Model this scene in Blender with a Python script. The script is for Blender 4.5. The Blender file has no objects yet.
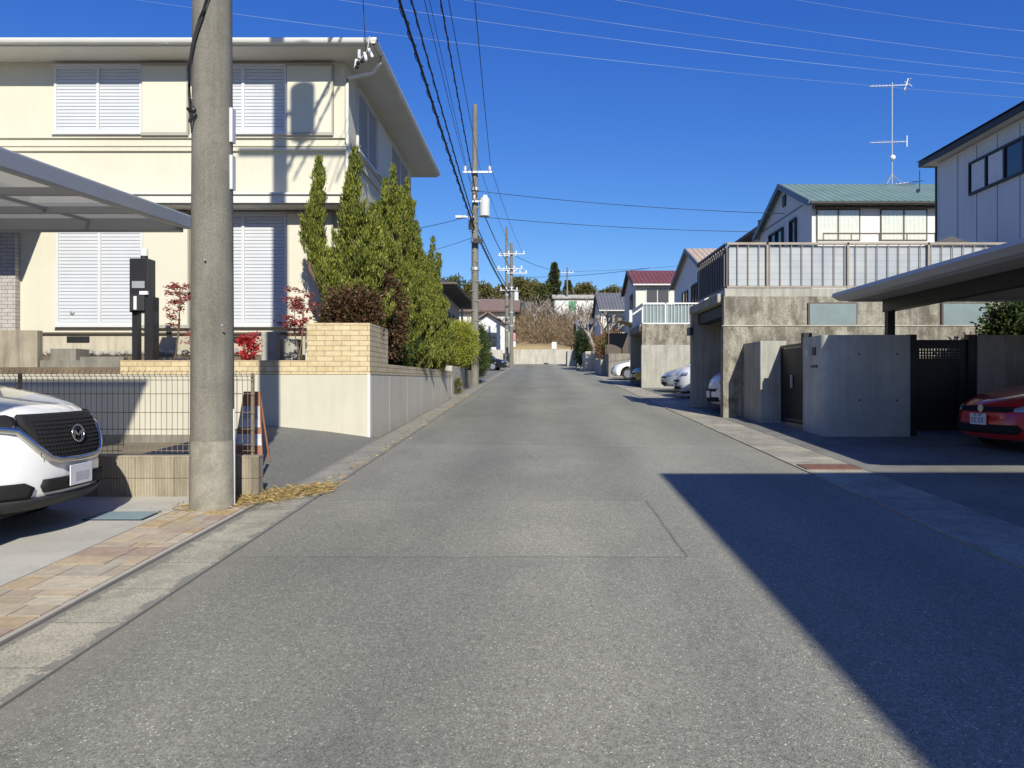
import bpy, bmesh, math, random
import numpy as np
from mathutils import Vector, Matrix
random.seed(7); rng = np.random.default_rng(7)
scene = bpy.context.scene
COL = scene.collection
R = math.radians
# ------------------------------------------------------------------ camera, sky, sun, exposure
F = 770.0; VX = 538.0; VY = 380.0; CH = 1.5; SL = 0.038
cam_d = bpy.data.cameras.new("camera"); cam = bpy.data.objects.new("camera", cam_d); COL.objects.link(cam)
cam.location = (0, 0, CH); cam.rotation_euler = (R(90), 0, 0)
cam_d.sensor_fit = 'HORIZONTAL'; cam_d.sensor_width = 36.0; cam_d.lens = F/1024*36
cam_d.shift_x = -(VX-512)/1024; cam_d.shift_y = (VY-384)/1024
cam_d.clip_start = 0.05; cam_d.clip_end = 3000
scene.camera = cam
ELEV = 33.0; SH = Vector((-0.249, 0.968))
world = bpy.data.worlds.new("World"); scene.world = world; world.use_nodes = True
wn = world.node_tree; bg = wn.nodes['Background']
sky = wn.nodes.new('ShaderNodeTexSky'); sky.sky_type = 'NISHITA'; sky.sun_disc = False
sky.sun_elevation = R(ELEV); sky.sun_rotation = math.atan2(0.249, -0.968)
sky.altitude = 0; sky.air_density = 1.0; sky.dust_density = 0.15; sky.ozone_density = 3.0
spl = wn.nodes.new('ShaderNodeSeparateColor'); cmb = wn.nodes.new('ShaderNodeCombineColor'); wn.links.new(sky.outputs[0], spl.inputs[0])
for ch, (g_, k_) in enumerate(((1.585, 1.245), (1.23, 1.12), (.736, 1.247))):     # clearer, bluer air than the standard sky
    a_ = wn.nodes.new('ShaderNodeMath'); a_.operation = 'MULTIPLY'; a_.inputs[1].default_value = .085; wn.links.new(spl.outputs[ch], a_.inputs[0])
    b_ = wn.nodes.new('ShaderNodeMath'); b_.operation = 'POWER'; b_.inputs[1].default_value = g_; wn.links.new(a_.outputs[0], b_.inputs[0])
    c_ = wn.nodes.new('ShaderNodeMath'); c_.operation = 'MULTIPLY'; c_.inputs[1].default_value = k_*10/1.27; wn.links.new(b_.outputs[0], c_.inputs[0])
    wn.links.new(c_.outputs[0], cmb.inputs[ch])
wn.links.new(cmb.outputs[0], bg.inputs[0]); bg.inputs[1].default_value = 0.1
sd = bpy.data.lights.new("sun", 'SUN'); sd.energy = 4.6; sd.angle = R(0.5); sd.color = (1.0, 0.965, 0.85)
sun = bpy.data.objects.new("sun", sd); COL.objects.link(sun)
ce = math.cos(R(ELEV)); sun.rotation_euler = Vector((SH.x*ce, SH.y*ce, -math.sin(R(ELEV)))).to_track_quat('-Z', 'Y').to_euler()
sun.location = (10, -30, 30)
vs = scene.view_settings; vs.view_transform = 'Standard'; vs.look = 'None'; vs.exposure = 0.35; vs.gamma = 1
vs.use_curve_mapping = False

# ------------------------------------------------------------------ node helpers and materials
class N:
    def __init__(s, name):
        m = bpy.data.materials.new(name); m.use_nodes = True; s.m = m; s.t = m.node_tree
        s.b = s.t.nodes['Principled BSDF']; s.out = s.t.nodes['Material Output']
    def n(s, typ, **kw):
        x = s.t.nodes.new(typ)
        for k, v in kw.items(): setattr(x, k, v)
        return x
    def l(s, a, b): s.t.links.new(a, b)
    def pos(s, local=False):
        if local: return s.n('ShaderNodeTexCoord').outputs['Object']
        return s.n('ShaderNodeNewGeometry').outputs['Position']
    def mp(s, v, sc=(1,1,1), loc=(0,0,0), rot=(0,0,0)):
        x = s.n('ShaderNodeMapping'); x.inputs['Scale'].default_value = sc; x.inputs['Location'].default_value = loc
        x.inputs['Rotation'].default_value = rot; s.l(v, x.inputs[0]); return x.outputs[0]
    def noise(s, v, scale, detail=4, rough=.6):
        x = s.n('ShaderNodeTexNoise'); x.inputs['Scale'].default_value = scale; x.inputs['Detail'].default_value = detail
        x.inputs['Roughness'].default_value = rough; s.l(v, x.inputs['Vector']); return x.outputs['Fac']
    def ramp(s, f, stops):
        x = s.n('ShaderNodeValToRGB'); e = x.color_ramp.elements
        while len(e) < len(stops): e.new(.5)
        for i, (p, c) in enumerate(stops):
            e[i].position = p; e[i].color = (*c, 1) if len(c) == 3 else c
        s.l(f, x.inputs[0]); return x.outputs[0]
    def math(s, op, a, b=None, c=None):
        x = s.n('ShaderNodeMath', operation=op)
        for i, v in enumerate((a, b, c)):
            if v is None: continue
            if isinstance(v, (int, float)): x.inputs[i].default_value = v
            else: s.l(v, x.inputs[i])
        return x.outputs[0]
    def mix(s, f, a, b, typ='MIX'):
        x = s.n('ShaderNodeMix', data_type='RGBA', blend_type=typ)
        for i, v in ((0, f), (6, a), (7, b)):
            if isinstance(v, (int, float)): x.inputs[i].default_value = v
            elif isinstance(v, tuple): x.inputs[i].default_value = (*v, 1)
            else: s.l(v, x.inputs[i])
        return x.outputs[2]
    def sep(s, v):
        x = s.n('ShaderNodeSeparateXYZ'); s.l(v, x.inputs[0]); return x.outputs
    def comb(s, a, b, c=0):
        x = s.n('ShaderNodeCombineXYZ')
        for i, v in enumerate((a, b, c)):
            if isinstance(v, (int, float)): x.inputs[i].default_value = v
            else: s.l(v, x.inputs[i])
        return x.outputs[0]
    def bump(s, h, strength=.3, dist=.01):
        x = s.n('ShaderNodeBump'); x.inputs['Strength'].default_value = strength; x.inputs['Distance'].default_value = dist
        s.l(h, x.inputs['Height']); s.l(x.outputs[0], s.b.inputs['Normal'])
    def col(s, v):
        if isinstance(v, tuple): s.b.inputs['Base Color'].default_value = (*v, 1)
        else: s.l(v, s.b.inputs['Base Color'])
    def set(s, rough=.7, metal=0, spec=.5, coat=0):
        s.b.inputs['Roughness'].default_value = rough; s.b.inputs['Metallic'].default_value = metal
        s.b.inputs['Specular IOR Level'].default_value = spec; s.b.inputs['Coat Weight'].default_value = coat
        return s

def sc(c, k): return tuple(max(0, min(1, v*k)) for v in c)
def mat(name, c, rough=.75, var=.12, scale=2.5, bump=.15, bscale=60, metal=0, streak=0, fine=.06, local=False, spec=.4, coat=0, dirt=None, dscale=1.2, dlo=.5, dhi=.7, daniso=None):
    s = N(name); p = s.pos(local)
    f1 = s.noise(p, scale, 5); f2 = s.noise(p, bscale, 3)
    k = s.ramp(f1, [(.3, sc(c, 1-var)), (.7, sc(c, 1+var))])
    if fine: k = s.mix(1.0, k, s.ramp(f2, [(.3, (1-fine*2,)*3), (.7, (1, 1, 1))]), 'MULTIPLY')
    if streak:
        f3 = s.noise(s.mp(p, (5, 5, .35)), 1.6, 4, .7)
        k = s.mix(1.0, k, s.ramp(f3, [(.35, (1-streak,)*3), (.6, (1, 1, 1))]), 'MULTIPLY')
    if dirt:
        f4 = s.noise(s.mp(p, (1, 1, daniso)) if daniso else p, dscale, 9, .78)
        k = s.mix(s.ramp(f4, [(dlo, (0, 0, 0)), (dhi, (1, 1, 1))]), k, dirt)
    s.col(k); s.set(rough, metal, spec, coat)
    if bump: s.bump(f2, bump, .008)
    return s.m
def brickmat(name, c1, c2, mortar, axis, bw, bh, mw=.008, off=(0, 0), bump=.4, var=.12):
    s = N(name); p = s.sep(s.pos()); a = p[0] if axis == 'x' else p[1]
    v = s.mp(s.comb(a, p[2]), (1, 1, 1), (off[0], off[1], 0))
    b = s.n('ShaderNodeTexBrick'); s.l(v, b.inputs['Vector']); b.offset = .5
    b.inputs['Color1'].default_value = (*c1, 1); b.inputs['Color2'].default_value = (*c2, 1); b.inputs['Mortar'].default_value = (*mortar, 1)
    b.inputs['Scale'].default_value = 1; b.inputs['Mortar Size'].default_value = mw; b.inputs['Mortar Smooth'].default_value = .2
    b.inputs['Brick Width'].default_value = bw; b.inputs['Row Height'].default_value = bh
    f = s.noise(s.pos(), 9, 5)
    k = s.mix(1.0, b.outputs[0], s.ramp(f, [(.3, (1-var*2,)*3), (.7, (1, 1, 1))]), 'MULTIPLY')
    s.col(k); s.set(.75); s.bump(s.math('SUBTRACT', 1.0, b.outputs['Fac']), bump, .006); return s.m
def leafmat(name, cols, rough=.6, trans=.25):
    s = N(name); g = s.n('ShaderNodeNewGeometry')
    st = [(i/(len(cols)-1), c) for i, c in enumerate(cols)]
    k = s.ramp(g.outputs['Random Per Island'], st)
    f = s.noise(g.outputs['Position'], 2.2, 3)
    k = s.mix(1.0, k, s.ramp(f, [(.35, (.75, .78, .8)), (.65, (1.1, 1.05, .95))]), 'MULTIPLY')
    s.col(k); s.set(rough, 0, .25)
    t = s.n('ShaderNodeBsdfTranslucent'); s.l(k, t.inputs[0]); mx = s.n('ShaderNodeMixShader'); mx.inputs[0].default_value = trans
    s.l(s.b.outputs[0], mx.inputs[1]); s.l(t.outputs[0], mx.inputs[2]); s.l(mx.outputs[0], s.out.inputs[0]); return s.m
def glassmat(name, tint=(.95, .96, .95), refl=.06, dens=.25):
    s = N(name); g = s.n('ShaderNodeBsdfGlossy'); g.inputs['Roughness'].default_value = .03
    t = s.n('ShaderNodeBsdfTransparent'); t.inputs[0].default_value = (*tint, 1)
    mx = s.n('ShaderNodeMixShader'); mx.inputs[0].default_value = refl
    s.l(t.outputs[0], mx.inputs[1]); s.l(g.outputs[0], mx.inputs[2]); s.l(mx.outputs[0], s.out.inputs[0]); return s.m

M = {}
def asphalt(name, base, seams=True):
    s = N(name); p = s.pos(); X, Y, Z = s.sep(p)
    big = s.noise(s.mp(p, (1, .35, 1)), .7, 5, .65)
    k = s.ramp(big, [(.25, sc(base, .84)), (.75, sc(base, 1.14))])
    v = s.n('ShaderNodeTexVoronoi'); v.inputs['Scale'].default_value = 160; s.l(p, v.inputs['Vector'])
    k = s.mix(1.0, k, s.ramp(v.outputs['Color'], [(.10, (.52, .52, .52)), (.5, (.93, .92, .92)), (.86, (1.15, 1.15, 1.12)), (.95, (2.7, 2.65, 2.45))]), 'MULTIPLY')
    f = s.noise(p, 30, 3, .7); k = s.mix(1.0, k, s.ramp(f, [(.3, (.8, .8, .8)), (.7, (1.12, 1.12, 1.12))]), 'MULTIPLY')
    if seams:
        wob = s.math('MULTIPLY', s.math('SUBTRACT', s.noise(p, 4, 4), .5), .05)
        Xw = s.math('ADD', X, wob); Yw = s.math('ADD', Y, wob)
        def line(c, at, w): return s.math('LESS_THAN', s.math('ABSOLUTE', s.math('SUBTRACT', c, at)), w)
        def AND(a, b): return s.math('MULTIPLY', a, b)
        m1 = AND(line(Xw, 1.08, .012), AND(s.math('GREATER_THAN', Y, 5.6), s.math('LESS_THAN', Y, 7.7)))
        m2 = AND(line(Yw, 5.6, .011), s.math('LESS_THAN', X, 1.08))
        m3 = AND(line(Yw, 7.72, .010), s.math('LESS_THAN', X, 1.08))
        m4 = AND(line(s.math('ADD', Yw, s.math('MULTIPLY', X, .25)), 12.3, .015), s.math('GREATER_THAN', X, -1.6))
        m5 = AND(line(s.math('ADD', Yw, s.math('MULTIPLY', X, -.1)), 19.5, .03), s.math('GREATER_THAN', X, -3))
        m6 = AND(line(s.math('ADD', Xw, s.math('MULTIPLY', Y, .08)), -.42, .006), AND(s.math('GREATER_THAN', Y, 2.6), s.math('LESS_THAN', Y, 4.9)))
        mm = m1
        m6 = s.math('MULTIPLY', m6, .25); m3 = s.math('MULTIPLY', m3, .5)
        for q in (m2, m3, m4, m5, m6): mm = s.math('MAXIMUM', mm, q)
        patch = AND(AND(s.math('GREATER_THAN', Y, 5.6), s.math('LESS_THAN', Y, 7.72)), s.math('LESS_THAN', X, 1.08))
        k = s.mix(s.math('MULTIPLY', patch, .55), k, s.mix(1.0, k, (1.16, 1.15, 1.12), 'MULTIPLY'))
        wp = s.math('SINE', s.math('MULTIPLY', s.math('ADD', Xw, .35), 3.6)); k = s.mix(1.0, k, s.ramp(s.math('ADD', s.math('MULTIPLY', wp, .25), s.noise(s.mp(p, (1, .12, 1)), 1.6, 5, .7)), [(.2, (.90, .90, .90)), (.85, (1.10, 1.09, 1.07))]), 'MULTIPLY'); k = s.mix(1.0, k, s.ramp(s.math('ADD', s.math('MULTIPLY', Xw, .18), s.noise(p, .8, 4)), [(.05, (.80, .81, .82)), (.75, (1.12, 1.11, 1.08))]), 'MULTIPLY')
        st = s.noise(p, .9, 7, .75); k = s.mix(s.ramp(st, [(.60, (0, 0, 0)), (.72, (.35, .35, .35))]), k, (.10, .10, .09))
        far = s.math('GREATER_THAN', Y, 12.3)
        k = s.mix(s.math('MULTIPLY', far, .5), k, s.mix(1.0, k, (.86, .88, .86), 'MULTIPLY'))
        k = s.mix(s.math('MULTIPLY', mm, .55), k, (.09, .09, .08))
        # dust along the left edge
        d = s.math('MULTIPLY', s.ramp(s.math('ABSOLUTE', s.math('SUBTRACT', Xw, -2.2)), [(0, (1, 1, 1)), (.22, (0, 0, 0))]), s.noise(p, 6, 6, .8))
        k = s.mix(s.math('MULTIPLY', d, .8), k, (.30, .27, .22))
    s.col(k); s.set(.88, 0, .25); s.bump(v.outputs['Distance'], .55, .006); return s.m
M['road'] = asphalt('worn_asphalt', (.288, .284, .242))
M['drive'] = asphalt('driveway_asphalt', (.20, .20, .175), False)
def slabmat(name, c, pitch, dark=.5, off=0):
    s = N(name); p = s.pos(); X, Y, Z = s.sep(p)
    fr = s.math('FRACT', s.math('ADD', s.math('DIVIDE', Y, pitch), off)); idx = s.math('FLOOR', s.math('ADD', s.math('DIVIDE', Y, pitch), off))
    w = s.n('ShaderNodeTexWhiteNoise', noise_dimensions='1D'); s.l(idx, w.inputs['W'])
    big = s.noise(p, 2.2, 6, .7)
    k = s.ramp(big, [(.3, sc(c, .62)), (.5, sc(c, .92)), (.7, sc(c, 1.16))])
    k = s.mix(1.0, k, s.ramp(w.outputs[0], [(0, (.8, .8, .8)), (1, (1.08, 1.06, 1.02))]), 'MULTIPLY')
    f = s.noise(p, 70, 3, .8); k = s.mix(1.0, k, s.ramp(f, [(.35, (.5, .5, .48)), (.6, (1, 1, 1))]), 'MULTIPLY')
    j = s.math('LESS_THAN', fr, .014/pitch)
    dn = s.noise(s.mp(p, (1.2, .5, 1)), 3.5, 8, .8); k = s.mix(s.ramp(dn, [(.48, (0, 0, 0)), (.64, (.6, .6, .6))]), k, sc(c, .5)); k = s.mix(s.math('MULTIPLY', j, .45), k, (.09, .088, .08))
    ew = s.math('MULTIPLY', s.noise(p, 7, 6, .75), .30); ed = s.math('LESS_THAN', s.math('ABSOLUTE', s.math('ADD', X, 2.25)), s.math('SUBTRACT', ew, .105)); k = s.mix(s.math('MULTIPLY', ed, .85), k, (.20, .195, .17))
    e2 = s.math('LESS_THAN', s.math('ABSOLUTE', s.math('ADD', X, 2.70)), s.math('SUBTRACT', ew, .09)); k = s.mix(s.math('MULTIPLY', e2, .7), k, (.17, .165, .14))
    fy = s.math('GREATER_THAN', s.math('ADD', Y, s.math('MULTIPLY', X, 0)), 8.2); k = s.mix(s.math('MULTIPLY', s.math('MULTIPLY', fy, s.math('LESS_THAN', X, 0)), .6), k, (.22, .215, .185))
    s.col(k); s.set(.85, 0, .2); s.bump(f, .4, .008); return s.m
M['gutter'] = slabmat('gutter_concrete', (.52, .485, .395), .6)
M['pad'] = mat('pad_concrete', (.47, .45, .40), .8, .10, 1.2, .15, 90, dirt=(.30, .28, .24), dscale=1.5, dlo=.5, dhi=.8)
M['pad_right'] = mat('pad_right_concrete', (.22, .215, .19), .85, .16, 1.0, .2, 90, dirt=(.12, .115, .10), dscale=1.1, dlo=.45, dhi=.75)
M['soil'] = mat('soil', (.16, .12, .08), .95, .3, 3, .5, 30)
M['ground'] = mat('ground_earth', (.17, .145, .10), .95, .3, .3, .3, 3)
M['hill'] = mat('hill_dry_grass', (.30, .22, .12), .95, .35, .12, .3, 2)
M['cream'] = mat('cream_stucco', (.64, .60, .475), .85, .05, .9, .45, 90, fine=.06, streak=.035)
M['cream2'] = mat('cream_panel', (.62, .585, .47), .6, .03, .9, .1, 90, fine=.03)
M['foundation'] = mat('foundation_mortar', (.50, .45, .34), .9, .1, 2, .2, 60, streak=.2)
M['soffit'] = mat('white_soffit', (.60, .58, .52), .7, .05, 1, .05, 40, fine=.03)
M['alu'] = mat('white_aluminium', (.58, .58, .58), .45, .02, 2, 0, 40, fine=0)
M['slat'] = mat('shutter_slat', (.52, .53, .55), .45, .03, 2, 0, 40, fine=0)
M['gutterpipe'] = mat('rain_gutter', (.64, .63, .57), .5, .06, 1.5, 0, 40, fine=.03)
M['roofdark'] = mat('dark_roof', (.07, .065, .065), .6, .15, 3, .2, 30)
M['plinth'] = mat('plinth_render', (.57, .535, .43), .85, .05, .8, .2, 120, streak=.07, dirt=(.44, .38, .30), dscale=.9, dlo=.56, dhi=.8)
M['block'] = mat('ribbed_block', (.36, .31, .23), .9, .14, 3, .3, 40, streak=.35)
M['block_dark'] = mat('grey_block', (.25, .23, .19), .9, .15, 3, .3, 40, streak=.3)
M['ybrick_x'] = brickmat('yellow_brick_front', (.66, .535, .32), (.59, .465, .26), (.30, .22, .14), 'x', .29, .0875, .006, (.0, .018))
M['ybrick_y'] = brickmat('yellow_brick_side', (.62, .52, .34), (.55, .45, .28), (.22, .16, .10), 'y', .29, .0875, .006, (0, .018))
M['greytile'] = brickmat('grey_brick_tile', (.50, .46, .42), (.42, .39, .36), (.16, .14, .13), 'x', .23, .075, .005)
M['greytile_y'] = brickmat('grey_brick_tile_side', (.50, .46, .42), (.42, .39, .36), (.16, .14, .13), 'y', .23, .075, .005)
M['oldconc'] = mat('weathered_concrete', (.43, .395, .315), .92, .22, 2.2, .5, 45, fine=.24, streak=.40, dirt=(.12, .105, .08), dscale=3.6, dlo=.45, dhi=.60, daniso=.6)
M['oldconc2'] = mat('weathered_concrete_pale', (.43, .415, .36), .92, .12, 1.4, .3, 80, fine=.08, streak=.3, dirt=(.26, .235, .18), dscale=1.3, dlo=.48, dhi=.74)
M['gatewall'] = mat('gate_wall_concrete', (.50, .50, .45), .9, .14, 1.1, .2, 100, fine=.05, streak=.16, dirt=(.33, .33, .30), dscale=1.0, dlo=.48, dhi=.75)
M['farconc'] = mat('far_wall_concrete', (.50, .47, .40), .92, .15, .9, .2, 40, streak=.3)
M['pole'] = mat('pole_concrete', (.26, .245, .205), .9, .12, 2.5, .5, 110, fine=.26, streak=.24, dirt=(.24, .22, .18), dscale=3, dlo=.52, dhi=.72)
M['pole_dust'] = mat('pole_lower_band', (.345, .32, .265), .92, .16, 6, .5, 110, fine=.22, dirt=(.20, .185, .15), dscale=5, dlo=.48, dhi=.62)
M['steel'] = mat('galvanised_steel', (.46, .47, .47), .5, .08, 6, 0, 40, metal=.6, fine=.03)
M['insul'] = mat('white_porcelain', (.75, .75, .72), .3, .03, 3, 0, fine=0)
M['trafo'] = mat('transformer_grey', (.56, .57, .56), .55, .05, 3, 0, fine=.03)
M['cable'] = mat('black_cable', (.025, .025, .028), .6, .1, 3, 0, fine=0)
M['cable_pale'] = mat('aluminium_cable', (.34, .40, .50), .5, .05, 3, 0, fine=0)
M['black'] = mat('black_metal', (.018, .018, .02), .45, .1, 3, 0, fine=0, local=True)
M['matt_black'] = mat('matt_black', (.012, .012, .013), .8, .1, 3, 0, fine=0, local=True)
M['wire'] = mat('fence_wire', (.22, .17, .12), .6, .2, 6, 0, fine=0)
M['bronze'] = mat('bronze_frame', (.09, .07, .055), .45, .1, 3, 0, fine=0)
M['white'] = mat('white_siding', (.68, .67, .63), .8, .04, .8, .05, 40, fine=.02, streak=.06)
M['paleblue'] = mat('pale_siding', (.76, .75, .69), .8, .04, .8, .05, 40, fine=.02, streak=.06)
M['mortarwhite'] = mat('offwhite_mortar', (.66, .63, .55), .85, .06, .8, .1, 40, fine=.03, streak=.08)
M['glass'] = glassmat('window_glass')
M['glass_dark'] = mat('dark_window_pane', (.03, .035, .045), .06, .1, 1, 0, fine=0, spec=.8)
M['curtain'] = mat('curtain_cloth', (.80, .78, .72), .9, .06, 5, 0, fine=0)
M['frosted'] = mat('frosted_glass', (.21, .26, .26), .25, .10, 2.5, 0, fine=.03)
M['carglass'] = mat('car_glass', (.012, .014, .018), .04, .05, 1, 0, fine=0, spec=.9, local=True)
def paint(name, c, rough=.25, metal=0.0):
    s = N(name); f = s.noise(s.pos(True), 400, 2); s.col(s.ramp(f, [(.3, sc(c, .94)), (.7, sc(c, 1.05))])); s.set(rough, metal, .5, 1.0)
    s.b.inputs['Coat Roughness'].default_value = .03; return s.m
M['p_white'] = paint('pearl_white_paint', (.80, .80, .79)); M['p_red'] = paint('red_paint', (.62, .014, .02)); M['p_silver'] = paint('silver_paint', (.50, .53, .57), .3, .5)
M['p_black'] = paint('black_paint', (.012, .012, .016)); M['p_yellow'] = paint('olive_yellow_paint', (.40, .30, .04))
M['plastic'] = mat('dark_plastic', (.03, .03, .032), .6, .1, 8, 0, fine=0, local=True)
M['chrome'] = mat('chrome', (.62, .61, .60), .22, .02, 8, 0, fine=0, metal=1, local=True)
M['tyre'] = mat('tyre_rubber', (.02, .02, .02), .85, .1, 8, .2, 90, fine=0, local=True)
M['alloy'] = mat('alloy_rim', (.5, .5, .52), .3, .03, 8, 0, fine=0, metal=.8, local=True)
M['lens'] = mat('headlight_lens', (.45, .48, .52), .05, .1, 20, 0, fine=0, metal=.5, local=True)
M['plate'] = mat('licence_plate', (.72, .72, .74), .4, .03, 8, 0, fine=0, local=True)
M['plate_ink'] = mat('plate_ink', (.16, .18, .24), .5, .03, 8, 0, fine=0, local=True)
M['cp_alu'] = mat('carport_aluminium', (.34, .35, .36), .4, .04, 2, 0, fine=0, metal=.3)
def polycarb():
    s = N('polycarbonate'); s.col((.55, .53, .50)); s.set(.3)
    t = s.n('ShaderNodeBsdfTranslucent'); t.inputs[0].default_value = (.62, .60, .56, 1); mx = s.n('ShaderNodeMixShader'); mx.inputs[0].default_value = .45
    tr = s.n('ShaderNodeBsdfTransparent'); tr.inputs[0].default_value = (.85, .85, .83, 1); m2 = s.n('ShaderNodeMixShader'); m2.inputs[0].default_value = .35
    s.l(s.b.outputs[0], mx.inputs[1]); s.l(t.outputs[0], mx.inputs[2]); s.l(mx.outputs[0], m2.inputs[1]); s.l(tr.outputs[0], m2.inputs[2]); s.l(m2.outputs[0], s.out.inputs[0]); return s.m
M['poly'] = polycarb()
M['cp_fascia'] = mat('carport_white_fascia', (.50, .52, .54), .5, .05, 2, 0, fine=.02)
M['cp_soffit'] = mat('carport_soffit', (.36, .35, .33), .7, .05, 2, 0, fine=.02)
M['rail'] = mat('railing_bronze_pale', (.30, .255, .205), .5, .1, 5, 0, fine=.05)
M['rail_white'] = mat('railing_white', (.80, .80, .78), .5, .03, 5, 0, fine=.02)
M['rail_dark'] = mat('railing_dark', (.10, .09, .09), .5, .1, 5, 0, fine=.05)
s_ = N('screen_sheet'); p_ = s_.sep(s_.pos()); fz = s_.math('FRACT', s_.math('MULTIPLY', p_[2], 7.2)); fx = s_.math('FRACT', s_.math('MULTIPLY', p_[0], .9))
k_ = s_.ramp(fz, [(.0, (.24, .25, .27)), (.14, (.36, .38, .40)), (.9, (.34, .36, .39))]); k_ = s_.mix(1.0, k_, s_.ramp(s_.noise(s_.pos(), 1.3, 5), [(.35, (.80, .84, .90)), (.65, (1.05, 1.04, 1.0))]), 'MULTIPLY'); s_.col(k_); s_.set(.5); M['sheet'] = s_.m
def tilemat(name, c, axis, pitch=.28, course=.25):
    s = N(name); p = s.sep(s.pos()); a = p[0] if axis == 'x' else p[1]; b = p[1] if axis == 'x' else p[0]
    w = s.math('ABSOLUTE', s.math('SINE', s.math('MULTIPLY', a, math.pi/pitch)))
    r = s.math('FRACT', s.math('DIVIDE', p[2], course*.4))
    k = s.ramp(w, [(0, sc(c, .5)), (.35, c), (1, sc(c, 1.2))]); k = s.mix(1.0, k, s.ramp(r, [(0, (.55, .55, .55)), (.2, (1, 1, 1))]), 'MULTIPLY')
    k = s.mix(1.0, k, s.ramp(s.noise(s.pos(), 1.5, 4), [(.3, (.85,)*3), (.7, (1.1,)*3)]), 'MULTIPLY')
    s.col(k); s.set(.65); s.bump(s.math('ADD', w, r), .5, .03); return s.m
M['t_green'] = tilemat('green_roof_tile', (.13, .20, .185), 'x'); M['t_black'] = tilemat('black_roof_tile', (.055, .052, .055), 'x'); M['t_black_y'] = tilemat('black_roof_tile_side', (.055, .052, .055), 'y')
M['t_beige'] = tilemat('beige_roof_tile', (.42, .32, .25), 'x'); M['t_maroon'] = tilemat('maroon_roof_tile', (.15, .05, .052), 'x'); M['t_brown'] = tilemat('brown_roof_tile', (.20, .135, .11), 'y'); M['t_grey'] = tilemat('grey_roof_tile', (.13, .13, .14), 'x')
M['fascia_blue'] = mat('blue_grey_fascia', (.12, .15, .19), .5, .05, 3, 0, fine=.02)
M['fascia_dark'] = mat('dark_fascia', (.035, .03, .03), .5, .1, 3, 0, fine=.02)
M['bark'] = mat('bark', (.14, .10, .07), .95, .3, 8, .6, 40); M['bark_pale'] = mat('pale_bark', (.36, .31, .26), .95, .25, 6, .5, 40)
M['juniper'] = leafmat('juniper_foliage', [(.035, .05, .012), (.10, .13, .022), (.22, .25, .04), (.42, .43, .09)], .6, .25)
M['photinia'] = leafmat('photinia_foliage', [(.035, .04, .015), (.09, .055, .03), (.17, .075, .05), (.08, .08, .025)], .4, .2)
M['golden'] = leafmat('golden_foliage', [(.30, .33, .05), (.45, .45, .08), (.22, .28, .04)], .5, .3)
M['green'] = leafmat('dark_green_foliage', [(.03, .05, .015), (.06, .09, .025), (.10, .13, .035)], .5, .25)
M['conifer'] = leafmat('conifer_foliage', [(.05, .075, .025), (.09, .11, .03), (.13, .14, .04)], .7, .2)
M['olive'] = leafmat('olive_foliage', [(.12, .12, .035), (.20, .17, .06), (.09, .10, .03)], .7, .25)
M['redleaf'] = leafmat('red_maple_leaf', [(.34, .05, .05), (.48, .10, .09), (.28, .07, .06)], .5, .35)
M['nandina'] = leafmat('nandina_red_leaf', [(.45, .02, .03), (.55, .05, .06), (.35, .02, .02)], .5, .3)
M['scrub'] = leafmat('winter_scrub', [(.24, .165, .095), (.34, .25, .15), (.17, .12, .075), (.38, .31, .22)], .9, .2)
M['scrub_grey'] = leafmat('grey_bare_twigs', [(.26, .21, .17), (.18, .145, .115), (.33, .28, .23)], .9, .2)
M['straw'] = leafmat('dry_grass', [(.55, .36, .14), (.68, .50, .24), (.40, .28, .12), (.22, .24, .07)], .8, .3)
M['rustbush'] = leafmat('rusty_foliage', [(.28, .10, .05), (.35, .18, .08), (.15, .12, .04)], .6, .25)
s_ = N('flagstone'); g_ = s_.n('ShaderNodeNewGeometry'); k_ = s_.ramp(g_.outputs['Random Per Island'], [(0, (.42, .30, .18)), (.2, (.50, .41, .29)), (.4, (.40, .34, .26)), (.55, (.46, .33, .16)), (.7, (.37, .27, .21)), (.85, (.54, .47, .35)), (1, (.34, .31, .26))])
k_ = s_.mix(1.0, k_, s_.ramp(s_.noise(s_.pos(), 12, 6, .7), [(.3, (.72,)*3), (.7, (1.08,)*3)]), 'MULTIPLY'); s_.col(k_); s_.set(.8); s_.bump(s_.noise(s_.pos(), 25, 5), .4, .008); M['flag'] = s_.m
M['grout'] = mat('paver_grout', (.42, .39, .33), .9, .1, 5, .2, 90)
M['rust'] = mat('rusty_iron', (.20, .10, .07), .8, .2, 9, .3, 60)
M['meter'] = mat('blue_grey_resin', (.22, .30, .32), .6, .05, 9, .1, 90)
M['orange'] = mat('orange_board', (.30, .13, .07), .6, .1, 5, 0, fine=0); M['paper'] = mat('faded_poster', (.60, .60, .60), .6, .15, 9, 0, fine=.1); M['poster_dark'] = mat('poster_block', (.28, .30, .33), .6, .1, 9, 0, fine=0)
M['green_plastic'] = mat('green_plastic', (.02, .25, .15), .4, .05, 5, 0, fine=0)
M['pvc'] = mat('grey_pvc', (.58, .57, .54), .5, .04, 5, 0, fine=0)
M['pink'] = mat('pink_sign', (.65, .22, .25), .5, .04, 5, 0, fine=0)
M['net_green'] = mat('green_net', (.08, .30, .16), .7, .1, 5, 0, fine=0)

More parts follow.
